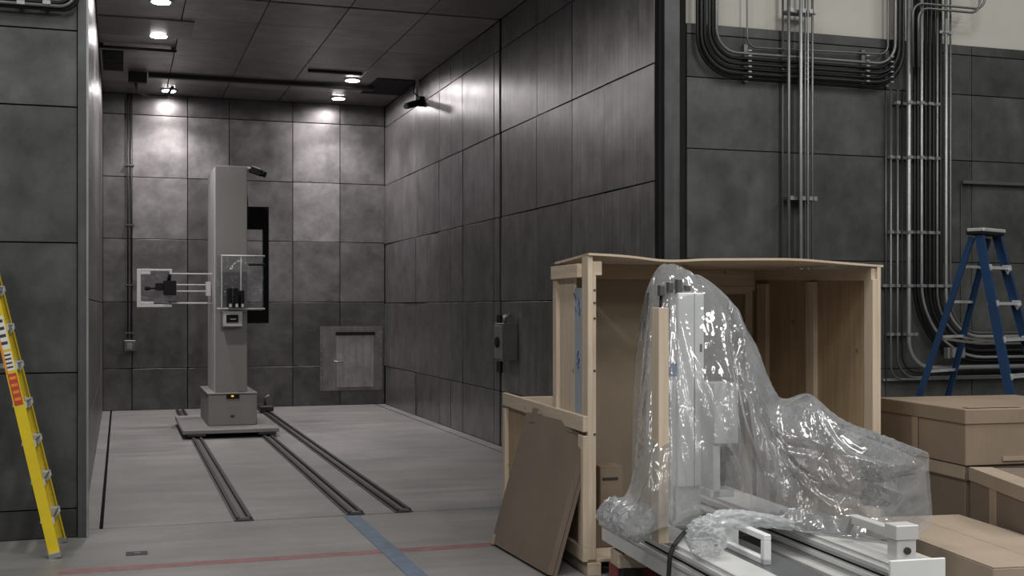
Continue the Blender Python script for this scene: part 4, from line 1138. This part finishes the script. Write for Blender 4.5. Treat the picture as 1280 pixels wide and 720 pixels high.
# the sheet is folded double over the rear beam: a second, looser layer inside
i0 = int(NU * .46); j0 = int(NV * .40)
X2 = X0[i0:, j0:].copy(); n2_ = nn[i0:, j0:]; u2, v2 = uu[i0:, j0:], vv[i0:, j0:]
uu, vv = u2, v2
z2 = np.zeros(u2.shape)
for k in range(26):
    a_ = (rng.uniform(.45, 1), rng.uniform(.42, .6)); b_ = (rng.uniform(.45, 1), rng.uniform(.8, 1.0))
    z2 += fold(a_, b_, rng.uniform(-.05, .12), rng.choice((-1, 1)) * rng.uniform(.02, .045), rng.uniform(.01, .025))
cin = X0[i0:, :].mean(1, keepdims=True); dirn = (cin - X2); dirn /= np.linalg.norm(dirn, axis=2, keepdims=True) + 1e-9
X2 = X2 + dirn * .06 + n2_ * z2[..., None]; X2[..., 2] = np.maximum(X2[..., 2], BZ + .012)
a_, b_ = X2.shape[:2]
fs = [[i * b_ + j, (i + 1) * b_ + j, (i + 1) * b_ + j + 1, i * b_ + j + 1] for i in range(a_ - 1) for j in range(b_ - 1)]
MB().add(X2.reshape(-1, 3) - cen, fs, True).build('inner_fold', 'film', ps)

def crumple(name, pts, rads, label, amp=.018, seg=48, flat=1.0):
    """crumpled film wound round something: a tube with creased skin"""
    C_ = cat(pts, 60); R_ = cat([[r] for r in rads], 60)[:, 0]
    vs = []; n = len(C_)
    for i in range(n):
        t = C_[min(i + 1, n - 1)] - C_[max(i - 1, 0)]; t /= np.linalg.norm(t)
        a_ = np.cross(t, (0, 0, 1)); a_ /= np.linalg.norm(a_) + 1e-9; b_ = np.cross(a_, t)
        for k in range(seg):
            th = 2 * math.pi * k / seg; p = C_[i] + (a_ * math.cos(th) + b_ * math.sin(th) * flat) * R_[i]
            w_ = Vector((math.cos(th) * 2.1, math.sin(th) * 2.1, i * .13 + len(pts))); nv = .7 - 2.2 * abs(noise.noise(w_)) - .25 * abs(noise.noise(Vector((math.cos(th) * 6, math.sin(th) * 6, i * .3))))
            p = p + (p - C_[i]) / max(R_[i], 1e-4) * amp * nv * 1.6; vs.append(p)
    fs = [[i * seg + k, i * seg + (k + 1) % seg, (i + 1) * seg + (k + 1) % seg, (i + 1) * seg + k] for i in range(n - 1) for k in range(seg)]
    V = np.array(vs); c0 = V.mean(0); c0[2] = V[:, 2].min()
    o = MB().add(V - c0, fs, True).build(name, 'film_bunch'); o.location = c0
    return tag(o, label, 'sheet')
crumple('plastic_bunch', [dp(754, 648, 7.45), dp(768, 640, 7.35), dp(784, 648, 7.25), dp(800, 655, 7.1), dp(812, 662, 7.05)], [.03, .07, .10, .09, .04],
        'crumpled bunch of plastic at the foot of the timber brace', .03)
crumple('plastic_wrap', [dp(884, 688, 6.62), dp(884, 676, 6.66), dp(882, 664, 6.7), dp(886, 650, 6.74)], [.075, .095, .09, .02],
        'clear plastic wrapped tightly over a lump on the near beam', .022)
crumple('plastic_wrap', [dp(878, 654, 6.75), dp(905, 650, 6.85), dp(945, 650, 7.0), dp(990, 656, 7.15)], [.03, .05, .035, .02],
        'long twist of plastic lying from the wrapped lump to the big sheet', .015)
